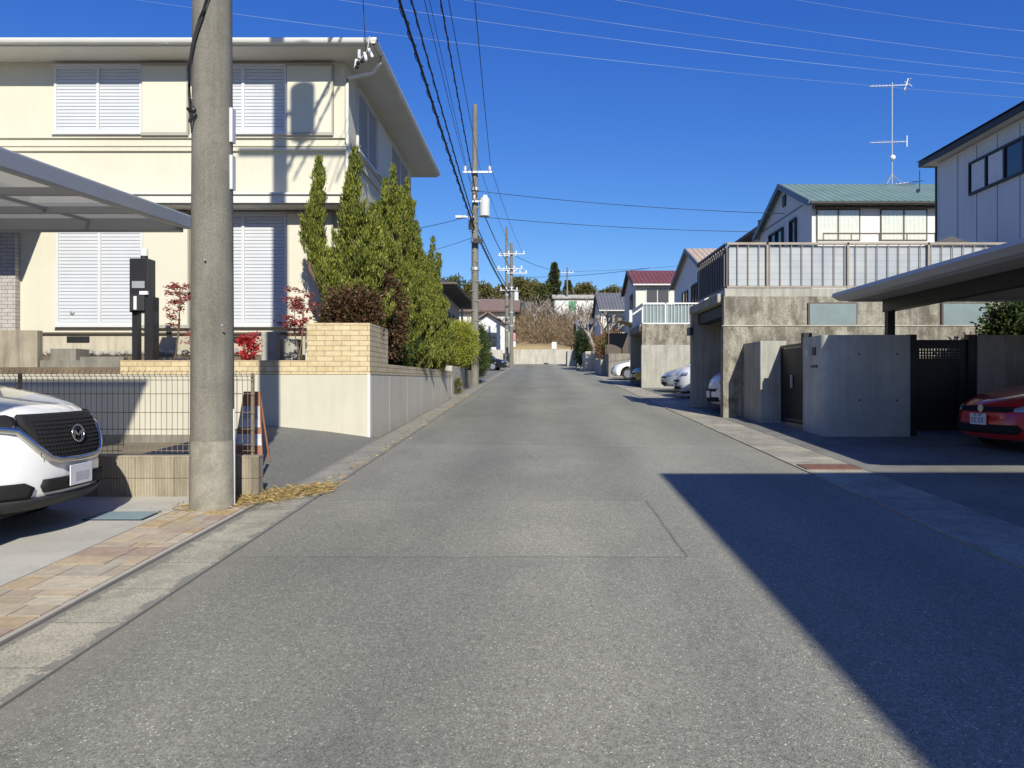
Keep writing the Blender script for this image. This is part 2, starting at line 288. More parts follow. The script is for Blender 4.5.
# ------------------------------------------------------------------ mesh helpers
def wloc(o):
    v = Vector((0, 0, 0))
    while o is not None: v += o.location; o = o.parent
    return v
class MB:
    def __init__(s): s.v = []; s.f = []
    def add(s, vs, fs):
        k = len(s.v); s.v += [tuple(v) for v in vs]; s.f += [tuple(i+k for i in f) for f in fs]; return s
    def box(s, x0, x1, y0, y1, z0, z1):
        v = [(x, y, z) for z in (z0, z1) for y in (y0, y1) for x in (x0, x1)]
        return s.add(v, [(0, 2, 3, 1), (4, 5, 7, 6), (0, 1, 5, 4), (2, 6, 7, 3), (0, 4, 6, 2), (1, 3, 7, 5)])
    def hexa(s, b, t):     # bottom 4 (ccw from above), top 4
        return s.add(list(b)+list(t), [(3, 2, 1, 0), (4, 5, 6, 7), (0, 1, 5, 4), (1, 2, 6, 5), (2, 3, 7, 6), (3, 0, 4, 7)])
    def sbox(s, x0, x1, y0, y1, h, base=-.3, slope=SL):   # box whose top follows the street's slope
        z = [slope*y0, slope*y1]
        return s.hexa([(x0, y0, z[0]+base), (x1, y0, z[0]+base), (x1, y1, z[1]+base), (x0, y1, z[1]+base)],
                      [(x0, y0, z[0]+h), (x1, y0, z[0]+h), (x1, y1, z[1]+h), (x0, y1, z[1]+h)])
    def prism(s, pts, vec):
        n = len(pts); vec = Vector(vec); a = [Vector(p) for p in pts]
        return s.add(a+[p+vec for p in a], [tuple(range(n))[::-1], tuple(range(n, 2*n))]+[(i, (i+1) % n, (i+1) % n+n, i+n) for i in range(n)])
    def slab(s, p, t):     # 4 points, thickened downwards along normal
        p = [Vector(q) for q in p]; n = (p[1]-p[0]).cross(p[3]-p[0]).normalized()
        if n.z < 0: n = -n
        return s.prism(p, -n*t)
    def quad(s, *p): return s.add(p, [tuple(range(len(p)))])
    def tube(s, pts, r, n=8, cap=True):
        pts = [Vector(p) for p in pts]; rs = r if isinstance(r, (list, tuple)) else [r]*len(pts); vs = []
        for i, p in enumerate(pts):
            d = (pts[min(i+1, len(pts)-1)]-pts[max(i-1, 0)]).normalized()
            u = d.cross(Vector((0, 0, 1)) if abs(d.z) < .95 else Vector((1, 0, 0))).normalized(); w = d.cross(u)
            for k in range(n):
                a = 2*math.pi*k/n; vs.append(p+(u*math.cos(a)+w*math.sin(a))*rs[i])
        fs = [(i*n+k, i*n+(k+1) % n, (i+1)*n+(k+1) % n, (i+1)*n+k) for i in range(len(pts)-1) for k in range(n)]
        if cap: fs += [tuple(range(n))[::-1], tuple(range((len(pts)-1)*n, len(pts)*n))]
        return s.add(vs, fs)
    def ball(s, c, r, n=10, m=7, sz=1):
        c = Vector(c); vs = [c+Vector((0, 0, r*sz))]
        for i in range(1, m):
            t = math.pi*i/m
            for k in range(n):
                a = 2*math.pi*k/n; vs.append(c+Vector((r*math.sin(t)*math.cos(a), r*math.sin(t)*math.sin(a), r*sz*math.cos(t))))
        vs.append(c-Vector((0, 0, r*sz))); e = len(vs)-1
        fs = [(0, 1+k, 1+(k+1) % n) for k in range(n)]+[(1+i*n+k, 1+(i+1)*n+k, 1+(i+1)*n+(k+1) % n, 1+i*n+(k+1) % n) for i in range(m-2) for k in range(n)]
        fs += [(e, 1+(m-2)*n+(k+1) % n, 1+(m-2)*n+k) for k in range(n)]
        return s.add(vs, fs)
    def build(s, name, m, parent=None, local=False, smooth=None, bevel=0, fix=True):
        me = bpy.data.meshes.new(name); vs = s.v
        if parent is not None and not local:
            o0 = wloc(parent); vs = [(x-o0.x, y-o0.y, z-o0.z) for x, y, z in vs]
        me.from_pydata(vs, [], s.f)
        if fix:
            bm = bmesh.new(); bm.from_mesh(me); bmesh.ops.recalc_face_normals(bm, faces=bm.faces); bm.to_mesh(me); bm.free()
        me.materials.append(m if not isinstance(m, str) else M[m])
        if smooth: me.shade_smooth(); me.set_sharp_from_angle(angle=R(smooth))
        o = bpy.data.objects.new(name, me); COL.objects.link(o)
        if parent is not None: o.parent = parent
        if bevel:
            b = o.modifiers.new('bevel', 'BEVEL'); b.width = bevel; b.segments = 2; b.limit_method = 'ANGLE'; b.angle_limit = R(40)
        return o
def recentre(o, base):
    base = Vector(base); o.data.transform(Matrix.Translation(-base)); o.location = base; return o
def thing(name, label, cat, loc=(0, 0, 0), rz=0, group=None):
    o = bpy.data.objects.new(name, None); COL.objects.link(o); o.empty_display_size = .2
    o.location = loc; o.rotation_euler = (0, 0, rz); o['label'] = label; o['category'] = cat
    if group: o['group'] = group
    return o
def tag(o, label, cat, group=None, kind=None):
    o['label'] = label; o['category'] = cat
    if group: o['group'] = group
    if kind: o['kind'] = kind
    return o
def struct(o): o['kind'] = 'structure'; return o
def copy_tree(o, parent=None, label=None, loc=None):
    c = o.copy(); COL.objects.link(c)
    if parent is not None: c.parent = parent
    if label: c['label'] = label
    if loc is not None: c.location = loc
    for ch in list(o.children): copy_tree(ch, c)
    return c
def G(y): return SL*y

# ------------------------------------------------------------------ the setting: ground, road, gutters
def sheet(x0, x1, y0, y1, dz, nx=1, ny=1):
    mb = MB(); v = [(x0+(x1-x0)*i/nx, y0+(y1-y0)*j/ny, G(y0+(y1-y0)*j/ny)+dz) for j in range(ny+1) for i in range(nx+1)]
    return mb.add(v, [(j*(nx+1)+i, j*(nx+1)+i+1, (j+1)*(nx+1)+i+1, (j+1)*(nx+1)+i) for j in range(ny) for i in range(nx)])
mb = MB(); XS = [-900, -300, -120, -60, -20, 20, 60, 120, 300, 900]
def gz(x, y):
    if y <= 88: z = G(y)-.06
    else: z = G(88)-.06+(min(y, 1400)-88)*.01
    if y < -40: z = G(-40)
    return z
YS = [-600, -100, -40, 0, 40, 88, 130, 250, 500, 1000, 1600]
mb.add([(x, y, gz(x, y)) for y in YS for x in XS], [(j*len(XS)+i, j*len(XS)+i+1, (j+1)*len(XS)+i+1, (j+1)*len(XS)+i) for j in range(len(YS)-1) for i in range(len(XS)-1)])
struct(mb.build('ground', 'ground', fix=False))
mb = sheet(-2.25, 3.32, -38, 84, 0)
mb.add(sheet(-30, 30, 84, 86.6, 0).v, [(0, 1, 3, 2)])
struct(mb.build('road', 'road', fix=False))
mb = MB(); mb.sbox(-2.70, -2.25, -38, 84, .014); struct(mb.build('gutter_left', 'gutter'))
mb = MB(); mb.sbox(3.32, 4.08, -38, 84, .014); struct(mb.build('gutter_right', 'gutter'))
mb = MB(); mb.sbox(-2.735, -2.71, -38, 7.70, .008); struct(mb.build('kerb_strip', mat('dark_kerb', (.10, .095, .08), .9, .1, 6, .2, 60)))
mb = MB(); mb.sbox(-14, -3.37, 2, 7.78, .026); struct(mb.build('parking_pad', 'pad'))
mb = MB(); mb.sbox(-3.37, -2.74, -12, 7.70, .018); struct(mb.build('paver_bed', 'grout'))
mb = MB(); y = 1.5
while y < 7.65:                                                     # irregular flagstones, three columns
    h = random.choice([.14, .2, .28, .2]); y1 = min(y+h, 7.68); xs = [-3.36]
    while xs[-1] < -2.78:
        nx = xs[-1]+random.choice([.12, .2, .28, .36]); xs.append(-2.772 if nx > -2.85 else nx)
    for a, b in zip(xs, xs[1:]):
        g = .004; e = [random.uniform(-.004, .004) for _ in range(4)]; t = .024+random.uniform(0, .004)
        P = [(a+g+e[0], y+g), (b-g+e[1], y+g+e[2]), (b-g, y1-g), (a+g, y1-g+e[3])]
        mb.hexa([(p[0], p[1], G(p[1])+.01) for p in P], [(p[0], p[1], G(p[1])+t) for p in P])
    y = y1
    if y > 7.66: break
struct(mb.build('paving_stones', 'flag'))
# neighbour's sloping driveway, rises to the left
mb = MB(); X = [-2.70, -2.86, -3.6, -4.8, -5.7, -14]; Zx = [.014, .03, .13, .25, -.10, -.20]
mb.add([(x, y, G(y)+z) for y in (7.9, 10.5, 13.2) for x, z in zip(X, Zx)], [(j*6+i, j*6+i+1, (j+1)*6+i+1, (j+1)*6+i) for j in range(2) for i in range(5)])
struct(mb.build('driveway', 'drive', fix=False))
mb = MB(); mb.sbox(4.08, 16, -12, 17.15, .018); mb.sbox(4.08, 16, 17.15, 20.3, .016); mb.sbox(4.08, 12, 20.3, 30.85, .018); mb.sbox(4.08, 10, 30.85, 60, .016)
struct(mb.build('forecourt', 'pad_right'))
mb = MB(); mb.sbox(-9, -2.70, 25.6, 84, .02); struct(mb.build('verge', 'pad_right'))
o = MB().box(3.36, 4.05, 9.62, 10.02, .372, .398).build('drain_cover', 'rust'); o.data.transform(Matrix.Identity(4))
recentre(o, (3.7, 9.8, G(9.8))); o.rotation_euler[0] = math.atan(SL); tag(o, 'rusty red iron drain cover set in the right gutter', 'drain cover')
for k in range(7):
    MBx = None
mc = thing('meter_cover', 'blue grey water meter lid in the concrete parking pad', 'meter cover', (-3.70, 6.86, G(6.86)+.026)); mc.rotation_euler[0] = math.atan(SL)
MB().box(-.265, .265, -.175, .175, 0, .006).build('frame', 'matt_black', mc, True); MB().box(-.245, .245, -.155, .155, .004, .010).build('lid', 'meter', mc, True)

# ------------------------------------------------------------------ left: block fence in front of the driveway
bw = thing('block_wall', 'low ribbed tan block wall carrying the mesh fence behind the concrete pole', 'wall', (-5.8, 7.85, G(7.85)))
mb = MB(); ye = 7.78; x = -9.6
while x < -2.83:
    x1 = min(x+.395, -2.82)
    for (za, zb) in ((.1, .505), (.51, .715)):
        n = 13; w = (x1-x-.004)/n
        mb.box(x, x1-.004, ye+.006, ye+.13, za, zb)
        for q in range(n): mb.box(x+q*w+.004, x+(q+1)*w-.004, ye, ye+.006, za, zb)
    x = x1
mb.build('ribbed_blocks', 'block', bw)
MB().box(-9.6, -2.82, ye-.001, ye+.131, .716, .735).build('coping', 'block', bw)
fn = thing('mesh_fence', 'dark brown wire mesh fence on top of the low tan block wall', 'fence', (-5.8, 7.85, .735))
mb = MB(); x = -9.5
while x < -2.9:
    mb.tube([(x, 7.84, .76), (x, 7.84, 1.52), (x, 7.80, 1.56), (x, 7.84, 1.60)], .0034, 4, False); x += .055
for z in (.78, .84, 1.0, 1.17, 1.36, 1.50, 1.54): mb.tube([(-9.5, 7.836, z), (-2.88, 7.836, z)], .0038, 4, False)
mb.build('mesh_panel', 'wire', fn)
for x in (-9.3, -7.3, -5.3, -3.35, -2.92): MB().tube([(x, 7.88, .70), (x, 7.88, 1.57)], .02, 8).build('fence_post', 'wire', fn)

# ------------------------------------------------------------------ left: plinth of the cream house
pl = thing('retaining_wall', 'pale rendered retaining wall along the street under the yellow brick', 'wall', (-2.86, 13.1, G(13.1)))
MB().box(-14, -2.87, 13.1, 13.25, 0, 1.595).build('front_face', 'plinth', pl, bevel=.006)
MB().box(-14, -5.0, 13.06, 13.098, 0, .57).build('wall_base', 'block_dark', pl)
mb = MB(); ys = [13.25, 14.9, 16.9, 18.9, 20.9, 22.9, 24.3, 25.6]
for a, b in zip(ys, ys[1:]): mb.box(-3.02, -2.87, a+.006, b-.006, 0, 1.595)
mb.box(-3.01, -2.88, 13.25, 25.6, 0, 1.59); mb.build('side_face', 'plinth', pl, bevel=.004)
MB().box(-2.90, -2.85, 13.08, 13.13, .45, 1.60).build('corner_guard', 'alu', pl)
yb = thing('brick_wall', 'yellow brick garden wall with a raised corner on the rendered plinth', 'wall', (-3.0, 13.2, 1.6))
mb = MB(); mb.box(-3.93, -2.86, 13.09, 13.21, 1.598, 2.47); mb.box(-7.1, -3.93, 13.09, 13.21, 1.598, 1.835); mb.build('front_courses', 'ybrick_x', yb)
mb = MB(); mb.box(-2.98, -2.863, 13.213, 14.7, 1.598, 2.47); mb.box(-2.98, -2.863, 14.7, 25.6, 1.598, 1.80); mb.build('side_courses', 'ybrick_y', yb)
MB().box(-14, -3.0, 13.22, 15.6, 1.2, 1.72).add([(-14, 13.3, 1.72), (-3.02, 13.3, 1.72), (-3.02, 15.6, 2.02), (-14, 15.6, 2.02)], [(0, 1, 2, 3)]).build('garden_soil', 'soil')['kind'] = 'structure'
bpy.data.objects['garden_soil'].name = 'garden_bed'
mb = MB(); mb.box(-4.0, -3.02, 15.4, 25.5, 1.2, 1.74); struct(mb.build('planting_strip', 'soil'))
gb = thing('block_wall', 'grey ribbed block wall beside the entrance steps, left end of garden', 'wall', (-10, 13.6, 1.6))
MB().box(-14, -8.65, 13.3, 13.45, 1.5, 2.36).build('ribbed_blocks', 'block', gb, bevel=.005)
mb = MB(); mb.box(-8.6, -7.9, 13.3, 13.8, 1.6, 1.84); mb.box(-8.55, -8.1, 13.5, 13.9, 1.84, 2.05); mb.box(-7.9, -7.15, 13.28, 13.42, 1.6, 1.9)
recentre(tag(mb.build('garden_steps', 'block_dark'), 'dark stacked concrete steps beside the grey block wall', 'steps'), (-8.1, 13.5, 1.6))

# ------------------------------------------------------------------ cream house
H = thing('cream_house', 'two storey cream stucco house with closed white shutters', 'house', (-3.9, 15.5, 2.0))
FY = 15.5; SX = -3.89; EY = 14.8; EX = -3.19; BY = 23.6; LX = -18
mb = MB(); mb.box(LX, SX, FY, BY, 2.46, 7.95); mb.build('wall', 'cream', H)
MB().box(LX, SX-.04, FY+.04, BY-.04, 1.5, 2.43).build('foundation', 'foundation', H)
MB().box(LX, SX+.012, FY-.012, BY, 2.42, 2.458).build('drip_flashing', 'bronze', H)
for x in (-9.5, -6.2): MB().box(x, x+.45, FY+.02, FY+.06, 2.26, 2.38).build('foundation_vent', 'matt_black', H)
for z0, z1, p in ((6.36, 6.42, .045), (6.10, 6.17, .05), (6.20, 6.235, .03)):
    mb = MB(); mb.box(LX, SX+p, FY-p, FY, z0, z1); mb.box(SX, SX+p, FY, BY, z0, z1); mb.build('band_course', 'cream', H)
MB().box(LX, EX+.02, EY-.02, BY+.72, 7.90, 7.93).build('soffit', 'soffit', H)
mb = MB(); ze = 8.02; rp = .26; xr = (LX-.7+EX)/2; w = (EX-xr)
mb.box(LX-.6, EX, EY, BY+.7, 7.935, ze)
yy0, yy1 = EY, BY+.7; hw = (yy1-yy0)/2; zr = ze+hw*rp; ym = (yy0+yy1)/2
A, B_, C_, D_ = (LX-.6, yy0, ze), (EX, yy0, ze), (EX, yy1, ze), (LX-.6, yy1, ze); E_ = (EX-hw, ym, zr); F_ = (LX-.6+hw, ym, zr)
mb.add([A, B_, C_, D_, E_, F_], [(0, 1, 4, 5), (1, 2, 4), (2, 3, 5, 4), (3, 0, 5)]); mb.build('roof', 'roofdark', H)
mb = MB(); g = .09     # rain gutter as a half round box profile
prof = [(0, .02), (0, .10), (-.02, .115), (-.09, .115), (-.11, .10), (-.11, .04), (-.07, 0), (-.02, 0)]
mb.prism([(LX, EY+p, 7.93+q) for p, q in prof], (EX+.11-LX, 0, 0)); mb.build('rain_gutter', 'gutterpipe', H, smooth=50)
mb = MB(); mb.prism([(EX-p, EY-.1, 7.93+q) for p, q in prof], (0, BY+.8-EY, 0)); mb.build('rain_gutter', 'gutterpipe', H, smooth=50)
MB().tube([(EX+.07, 15.3, 7.94), (EX+.05, 15.3, 7.80), (EX-.1, 15.35, 7.62), (SX+.08, 15.43, 7.55), (SX+.06, 15.44, 7.4), (SX+.06, 15.44, 6.3), (SX+.09, 15.42, 6.2), (SX+.06, 15.44, 6.0), (SX+.06, 15.44, 2.4)], .038, 10).build('downpipe', 'gutterpipe', H, smooth=50)
# first floor canopy band over the ground floor shutters
mb = MB(); mb.box(LX, -3.86, 14.98, FY, 4.90, 4.93); mb.build('canopy_soffit', 'soffit', H)
mb = MB(); mb.box(LX, -3.84, 14.92, FY-.002, 4.935, 5.09); mb.box(LX, -3.81, 14.88, 15.0, 5.09, 5.13); mb.build('canopy_fascia', 'gutterpipe', H)
MB().box(LX, -9.83, 13.35, 14.9, 4.92, 5.12).build('porch_canopy', 'gutterpipe', H)
MB().box(LX, -10.42, 15.35, 15.5, 2.462, 4.9).build('brick_facing', 'greytile', H)
def shutter(xa, xm, xb, z0, z1, nsl, pr=.05):
    y = FY-pr
    s = MB(); s.box(xa, xa+.05, y, FY, z0, z1); s.box(xm-.05, xm, y, FY, z0, z1); s.box((xa+xm)/2-.03, (xa+xm)/2+.03, y-.01, FY, z0, z1)
    s.box(xa+.05, xm-.05, y, FY, z1-.06, z1); s.box(xa+.05, xm-.05, y, FY, z0, z0+.06); s.box(xa-.03, xm+.0, y-.03, FY, z1, z1+.03); s.box(xa-.03, xm, y-.05, FY, z0-.04, z0)
    fr = s.build('shutter_frame', 'alu', H)
    for (u, w) in ((xa+.05, (xa+xm)/2-.03), ((xa+xm)/2+.03, xm-.05)):
        q = MB(); dz = (z1-z0-.12)/nsl
        q.box(u, w, FY-.012, FY, z0+.06, z1-.06)
        for i in range(nsl):
            za = z0+.06+i*dz
            q.hexa([(u, y+.030, za+dz*.95), (w, y+.030, za+dz*.95), (w, y+.034, za+dz*.98), (u, y+.034, za+dz*.98)][::1], [(u, y+.006, za+dz*.05), (w, y+.006, za+dz*.05), (w, y+.012, za+dz*.02), (u, y+.012, za+dz*.02)]) if False else q.prism([(u, y+.014, za+dz*.12), (u, y+.020, za+dz*.04), (u, y+.030, za+dz*.92), (u, y+.022, za+dz*.97)], (w-u, 0, 0))
        q.build('shutter_panel', 'slat', fr)
    b = MB(); b.box(xm+.02, xb-.03, FY-.085, FY, z0+.0, z1-.0)
    o = b.build('shutter_box', 'cream2', H, bevel=.006)
    t = MB(); t.box(xm+.001, xb, FY-.10, FY, z1+.002, z1+.035); t.box(xb-.029, xb, FY-.095, FY, z0-.001, z1); t.box(xm+.001, xb, FY-.095, FY, z0-.06, z0-.002)
    t.build('box_trim', mat('trim_grey', (.36, .34, .29), .6, .05, 3, 0, fine=0) if 'trim_grey' not in bpy.data.materials else bpy.data.materials['trim_grey'], o)
def fx(px, d=15.42): return (px-VX)*d/F
shutter(fx(53), fx(141), fx(188), 6.46, 7.80, 18); shutter(fx(199), fx(286), fx(333), 6.46, 7.80, 18)
shutter(fx(55), fx(142), fx(189), 2.60, 4.84, 31); shutter(fx(199), fx(286), fx(333), 2.60, 4.84, 31)
for (ya, yb2) in ((16.5, 18.4), (20.2, 22.9)):
    s = MB(); x = SX
    s.box(x, x+.05, ya, ya+.05, 6.45, 7.72); s.box(x, x+.05, yb2-.05, yb2, 6.45, 7.72); s.box(x, x+.05, (ya+yb2)/2-.03, (ya+yb2)/2+.03, 6.45, 7.72); s.box(x, x+.06, ya, yb2, 7.72, 7.76); s.box(x, x+.07, ya, yb2, 6.40, 6.45)
    f = s.build('side_shutter_frame', 'alu', H); q = MB(); q.box(x, x+.015, ya+.05, yb2-.05, 6.45, 7.72)
    for i in range(15):
        za = 6.47+i*.083; q.prism([(x+.045, ya+.05, za), (x+.05, ya+.05, za+.01), (x+.02, ya+.05, za+.078), (x+.015, ya+.05, za+.07)], (0, yb2-ya-.1, 0))
    q.build('shutter_panel', 'slat', f)
MB().box(SX, SX+.07, 18.42, 20.18, 6.45, 7.72).build('side_shutter_box', 'cream2', H, bevel=.005)
s = MB(); s.box(SX, SX+.06, 17.2, 19.6, 2.6, 4.6); s.build('side_window', 'slat', H)
MB().ball((-9.35, 15.47, 2.85), .05).build('outdoor_socket', 'steel', H)
# cable bracket with insulators at the house corner
ib = thing('insulator_bracket', 'drop wire insulators hung under the cream house eave corner', 'bracket', (EX-.15, 14.7, 7.95))
MB().tube([(EX-.02, 14.68, 8.05), (EX-.05, 14.62, 7.75), (EX-.25, 14.6, 7.5)], .012, 6).build('hook', 'steel', ib)
mb = MB(); [mb.tube([(EX-.2+dx, 14.6, 7.76+dz), (EX-.2+dx*1.4, 14.6, 7.60+dz)], .03, 8) for dx, dz in ((0, 0), (.1, -.05), (-.05, -.18), (.18, .02))]; mb.build('insulator', 'insul', ib)
mb = MB(); [mb.ball((EX-.22+dx, 14.58, 7.50+dz), .04, 8, 5) for dx, dz in ((0, 0), (.08, .04), (-.02, -.07))]; mb.build('clamp', 'matt_black', ib)

# ------------------------------------------------------------------ carport and house of the SUV owner (mostly out of frame, throws the shadow)
cp = thing('carport', 'grey aluminium carport with translucent roof over the white suv', 'carport', (-5, 7.4, G(7.4)))
def cz(y): return 2.96+.05*(y-4.9)
mb = MB(); xe = -3.43
mb.prism([(xe, 3.2, cz(3.2)-.10), (xe, 3.2, cz(3.2)+.02), (xe-.03, 3.2, cz(3.2)+.04), (xe-.09, 3.2, cz(3.2)+.02), (xe-.09, 3.2, cz(3.2)-.10)], (0, 4.45, 4.45*.05)); mb.build('edge_beam', 'cp_alu', cp, bevel=.008)
mb = MB(); mb.box(-9, xe-.09, 7.53, 7.65, cz(7.6)-.13, cz(7.6)-.01); mb.build('end_beam', 'cp_alu', cp, bevel=.008)
for y in (4.0, 5.0, 6.0, 6.85): MB().box(-9, xe-.09, y, y+.05, cz(y)-.07, cz(y)-.012).build('joist', 'cp_alu', cp)
mb = MB(); [mb.prism([(x, 3.2, cz(3.2)-.045), (x+.03, 3.2, cz(3.2)-.045), (x+.03, 3.2, cz(3.2)-.02), (x, 3.2, cz(3.2)-.02)], (0, 4.3, .215)) for x in (-4.4, -5.3, -6.2, -7.1)]; mb.build('glazing_bar', 'cp_alu', cp)
mb = MB(); mb.slab([(-9, 3.2, cz(3.2)), (xe-.09, 3.2, cz(3.2)), (xe-.09, 7.62, cz(7.62)), (-9, 7.62, cz(7.62))], .006); mb.build('roof_sheet', 'poly', cp)
for y in (4.1, 7.4): MB().box(-8.95, -8.83, y, y+.12, .1, cz(y)).build('post', 'cp_alu', cp)

oh = thing('beige_house', 'beige two storey house beside the camera, left, behind the carport', 'house', (-8, -2, 0))
MB().box(-18, -9.4, -9, 3.5, -.6, 7.55).build('wall', 'mortarwhite', oh)
mb = MB(); mb.box(-18.5, -8.9, -9.6, 4.0, 7.56, 7.72); mb.add([(-18.5, -9.6, 7.72), (-8.9, -9.6, 7.72), (-8.9, 4.0, 7.72), (-18.5, 4.0, 7.72), (-13.6, -4, 9), (-13.6, .5, 9)], [(0, 1, 4), (1, 2, 5, 4), (2, 3, 5), (3, 0, 4, 5)]); mb.build('roof', 'roofdark', oh)
MB().box(-9.39, -4.5, -8, 2.2, 4.1, 4.3).build('balcony_floor', 'mortarwhite', oh)
MB().box(-8.89, -4.3, -8, 4.0, 7.60, 7.612).build('shade_canopy', 'poly', oh)  # unseen translucent sheet, placed to throw pale shade on the retaining wall
for y in (-6, -3.6, -1.2, 1.2, 3.95): MB().box(-8.89, -4.3, y, y+.05, 7.54, 7.599).build('canopy_rafter', 'cp_alu', oh)
for y in (-7.8, -3, 2.0): MB().box(-4.6, -4.52, y, y+.08, .0, 7.54).build('post', 'cp_alu', oh)
for y in (-7, -3.5, 0): MB().box(-9.4, -9.36, y, y+1.8, 4.6, 5.8).build('window', 'glass_dark', oh)

# right hand house behind the camera: casts the big road shadow
rh = thing('corner_house', 'white house behind the camera throwing its shadow over the road', 'house', (8, -6, 0))
MB().box(4.75, 14, -14, -1.45, -.8, 7.0).build('wall', 'white', rh)
mb = MB(); mb.box(4.12, 14.7, -14.6, -.85, 7.02, 7.25); mb.add([(4.12, -14.6, 7.25), (14.7, -14.6, 7.25), (14.7, -.85, 7.25), (4.12, -.85, 7.25), (9.4, -10, 8.6), (9.4, -5.5, 8.6)], [(0, 1, 4), (1, 2, 5, 4), (2, 3, 5), (3, 0, 4, 5)]); mb.build('roof', 't_black', rh)
for y in (-12, -8.5, -5): MB().box(4.71, 4.75, y, y+1.8, 4.4, 5.6).build('window', 'glass_dark', rh)

# ------------------------------------------------------------------ right: gate walls
ga = thing('gate_wall', 'grey concrete gate wall with rounded corner and doorbell, right of the street', 'wall', (5.6, 13.6, G(13.4)))
mb = MB(); r = .16; pts = [(4.92+r-r*math.cos(a), 13.3+r-r*math.sin(a)) for a in [i*math.pi/2/8 for i in range(9)]]
pts = pts+[(6.43, 13.3), (6.43, 13.48), (5.10, 13.48), (5.10, 14.3), (4.92, 14.3)]
mb.prism([(x, y, .2) for x, y in pts][::-1], (0, 0, 2.08)); mb.build('wall', 'gatewall', ga, smooth=40)
MB().box(4.905, 4.92, 13.62, 13.80, 1.94, 2.08).build('name_plate', 'black', ga)
mb = MB(); mb.box(4.895, 4.92, 14.0, 14.1, 1.93, 2.05); mb.build('doorbell', 'alu', ga)
MB().box(4.905, 4.92, 13.55, 13.85, 1.72, 1.76).build('mail_slot', 'black', ga)
mb = MB()
for (x, z) in ((5.55, 1.95), (6.2, 1.95), (5.55, 1.15), (6.2, 1.15)): mb.tube([(x, 13.296, z), (x, 13.305, z)], .016, 10)
mb.build('tie_hole', 'matt_black', ga)
o = MB().box(4.95, 5.10, 14.33, 14.5, 2.05, 2.38).build('wall_lantern', 'black'); recentre(tag(o, 'small black lantern on the end of the gate wall', 'lantern'), (5.02, 14.4, 2.05))
mb = MB(); mb.box(4.55, 5.08, 15.75, 17.05, .3, 2.30); recentre(tag(mb.build('gate_pillar', 'oldconc2', bevel=.01), 'broad concrete gate pillar against the weathered garage wall', 'pillar'), (4.8, 16.2, G(16)))
eg = thing('entrance_gate', 'tall black slatted entrance gate between gate wall and pillar', 'gate', (4.98, 15, G(15)))
mb = MB(); mb.box(4.96, 5.02, 14.33, 14.38, .66, 2.2); mb.box(4.96, 5.02, 15.69, 15.74, .66, 2.2); mb.box(4.96, 5.02, 14.38, 15.69, 2.14, 2.2); mb.box(4.96, 5.02, 14.38, 15.69, .66, .72); mb.build('frame', 'black', eg)
mb = MB(); [mb.box(4.975, 5.005, 14.39+i*.065, 14.43+i*.065, .73, 2.13) for i in range(20)]; mb.build('slats', 'black', eg)
MB().box(4.93, 4.96, 15.0, 15.05, 1.35, 1.6).build('handle', 'steel', eg)
gg = thing('grille_gate', 'black square grille garden gate right of the grey gate wall', 'gate', (7.0, 13.4, G(13.4)))
for x in (6.435, 7.47): MB().box(x, x+.14, 13.36, 13.50, .4, 2.29).build('gate_post', 'black', gg)
mb = MB(); mb.box(6.575, 7.47, 13.40, 13.45, 2.05, 2.2); mb.box(6.575, 7.47, 13.40, 13.45, .62, .80); mb.box(6.575, 6.64, 13.40, 13.45, .8, 2.05); mb.box(7.34, 7.47, 13.40, 13.45, .8, 2.05); mb.build('gate_frame', 'black', gg)
mb = MB(); n = 16
for i in range(1, 14): x = 6.64+i*.05; mb.box(x-.012, x+.012, 13.418, 13.436, .8, 2.05)
for i in range(1, 25): z = .8+i*.05; mb.box(6.64, 7.34, 13.414, 13.417, z-.012, z+.012)
mb.build('grille', 'black', gg)
sb = thing('shade_block', 'dark block added behind the black grille gate for its shade', 'shade block', (7.8, 15, G(15))); MB().box(6.7, 9.6, 14.3, 15.6, .4, 1.84).build('cabinet', 'plastic', sb); MB().box(6.66, 9.64, 14.26, 15.64, 1.842, 1.90).build('lid', 'black', sb)  # added dark block, stands in for the shade behind the grille
mb = MB(); mb.box(7.62, 13.5, 13.32, 13.50, .2, 2.28); recentre(tag(mb.build('boundary_wall', 'oldconc2', bevel=.01), 'plain concrete wall behind the red hatchback under the carport', 'wall'), (10, 13.4, G(13.4)))
# carport on the right: white edged flat roof on dark posts
rc = thing('carport', 'flat white edged carport on dark posts over the red hatchback', 'carport', (8, 11, G(11)))
xe = 5.30; zc = 2.93
mb = MB(); mb.prism([(xe, 6.2, zc+.07), (xe+.12, 6.2, zc+.0), (xe+.30, 6.2, zc-.012), (xe+.30, 6.2, zc+.17), (xe+.02, 6.2, zc+.13)], (0, 7.7, 0)); mb.box(xe+.301, 11.5, 13.8, 13.9, zc-.02, zc+.17); mb.box(xe+.301, 11.5, 6.2, 6.3, zc-.02, zc+.17); mb.build('fascia', 'cp_fascia', rc)
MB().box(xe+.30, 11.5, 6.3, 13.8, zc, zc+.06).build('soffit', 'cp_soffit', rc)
MB().box(xe+.30, 11.5, 6.3, 13.8, zc+.062, zc+.15).build('roof_deck', 'roofdark', rc)
mb = MB(); mb.box(6.15, 6.32, 6.6, 13.75, zc-.22, zc-.002); mb.build('beam', 'black', rc); MB().box(10.9, 11.05, 6.6, 13.75, zc-.22, zc-.002).build('beam', 'black', rc)
for (x, y) in ((6.17, 13.58), (10.92, 13.58), (10.92, 7.0)): MB().box(x, x+.13, y, y+.13, .3, zc-.2).build('post', 'black', rc)

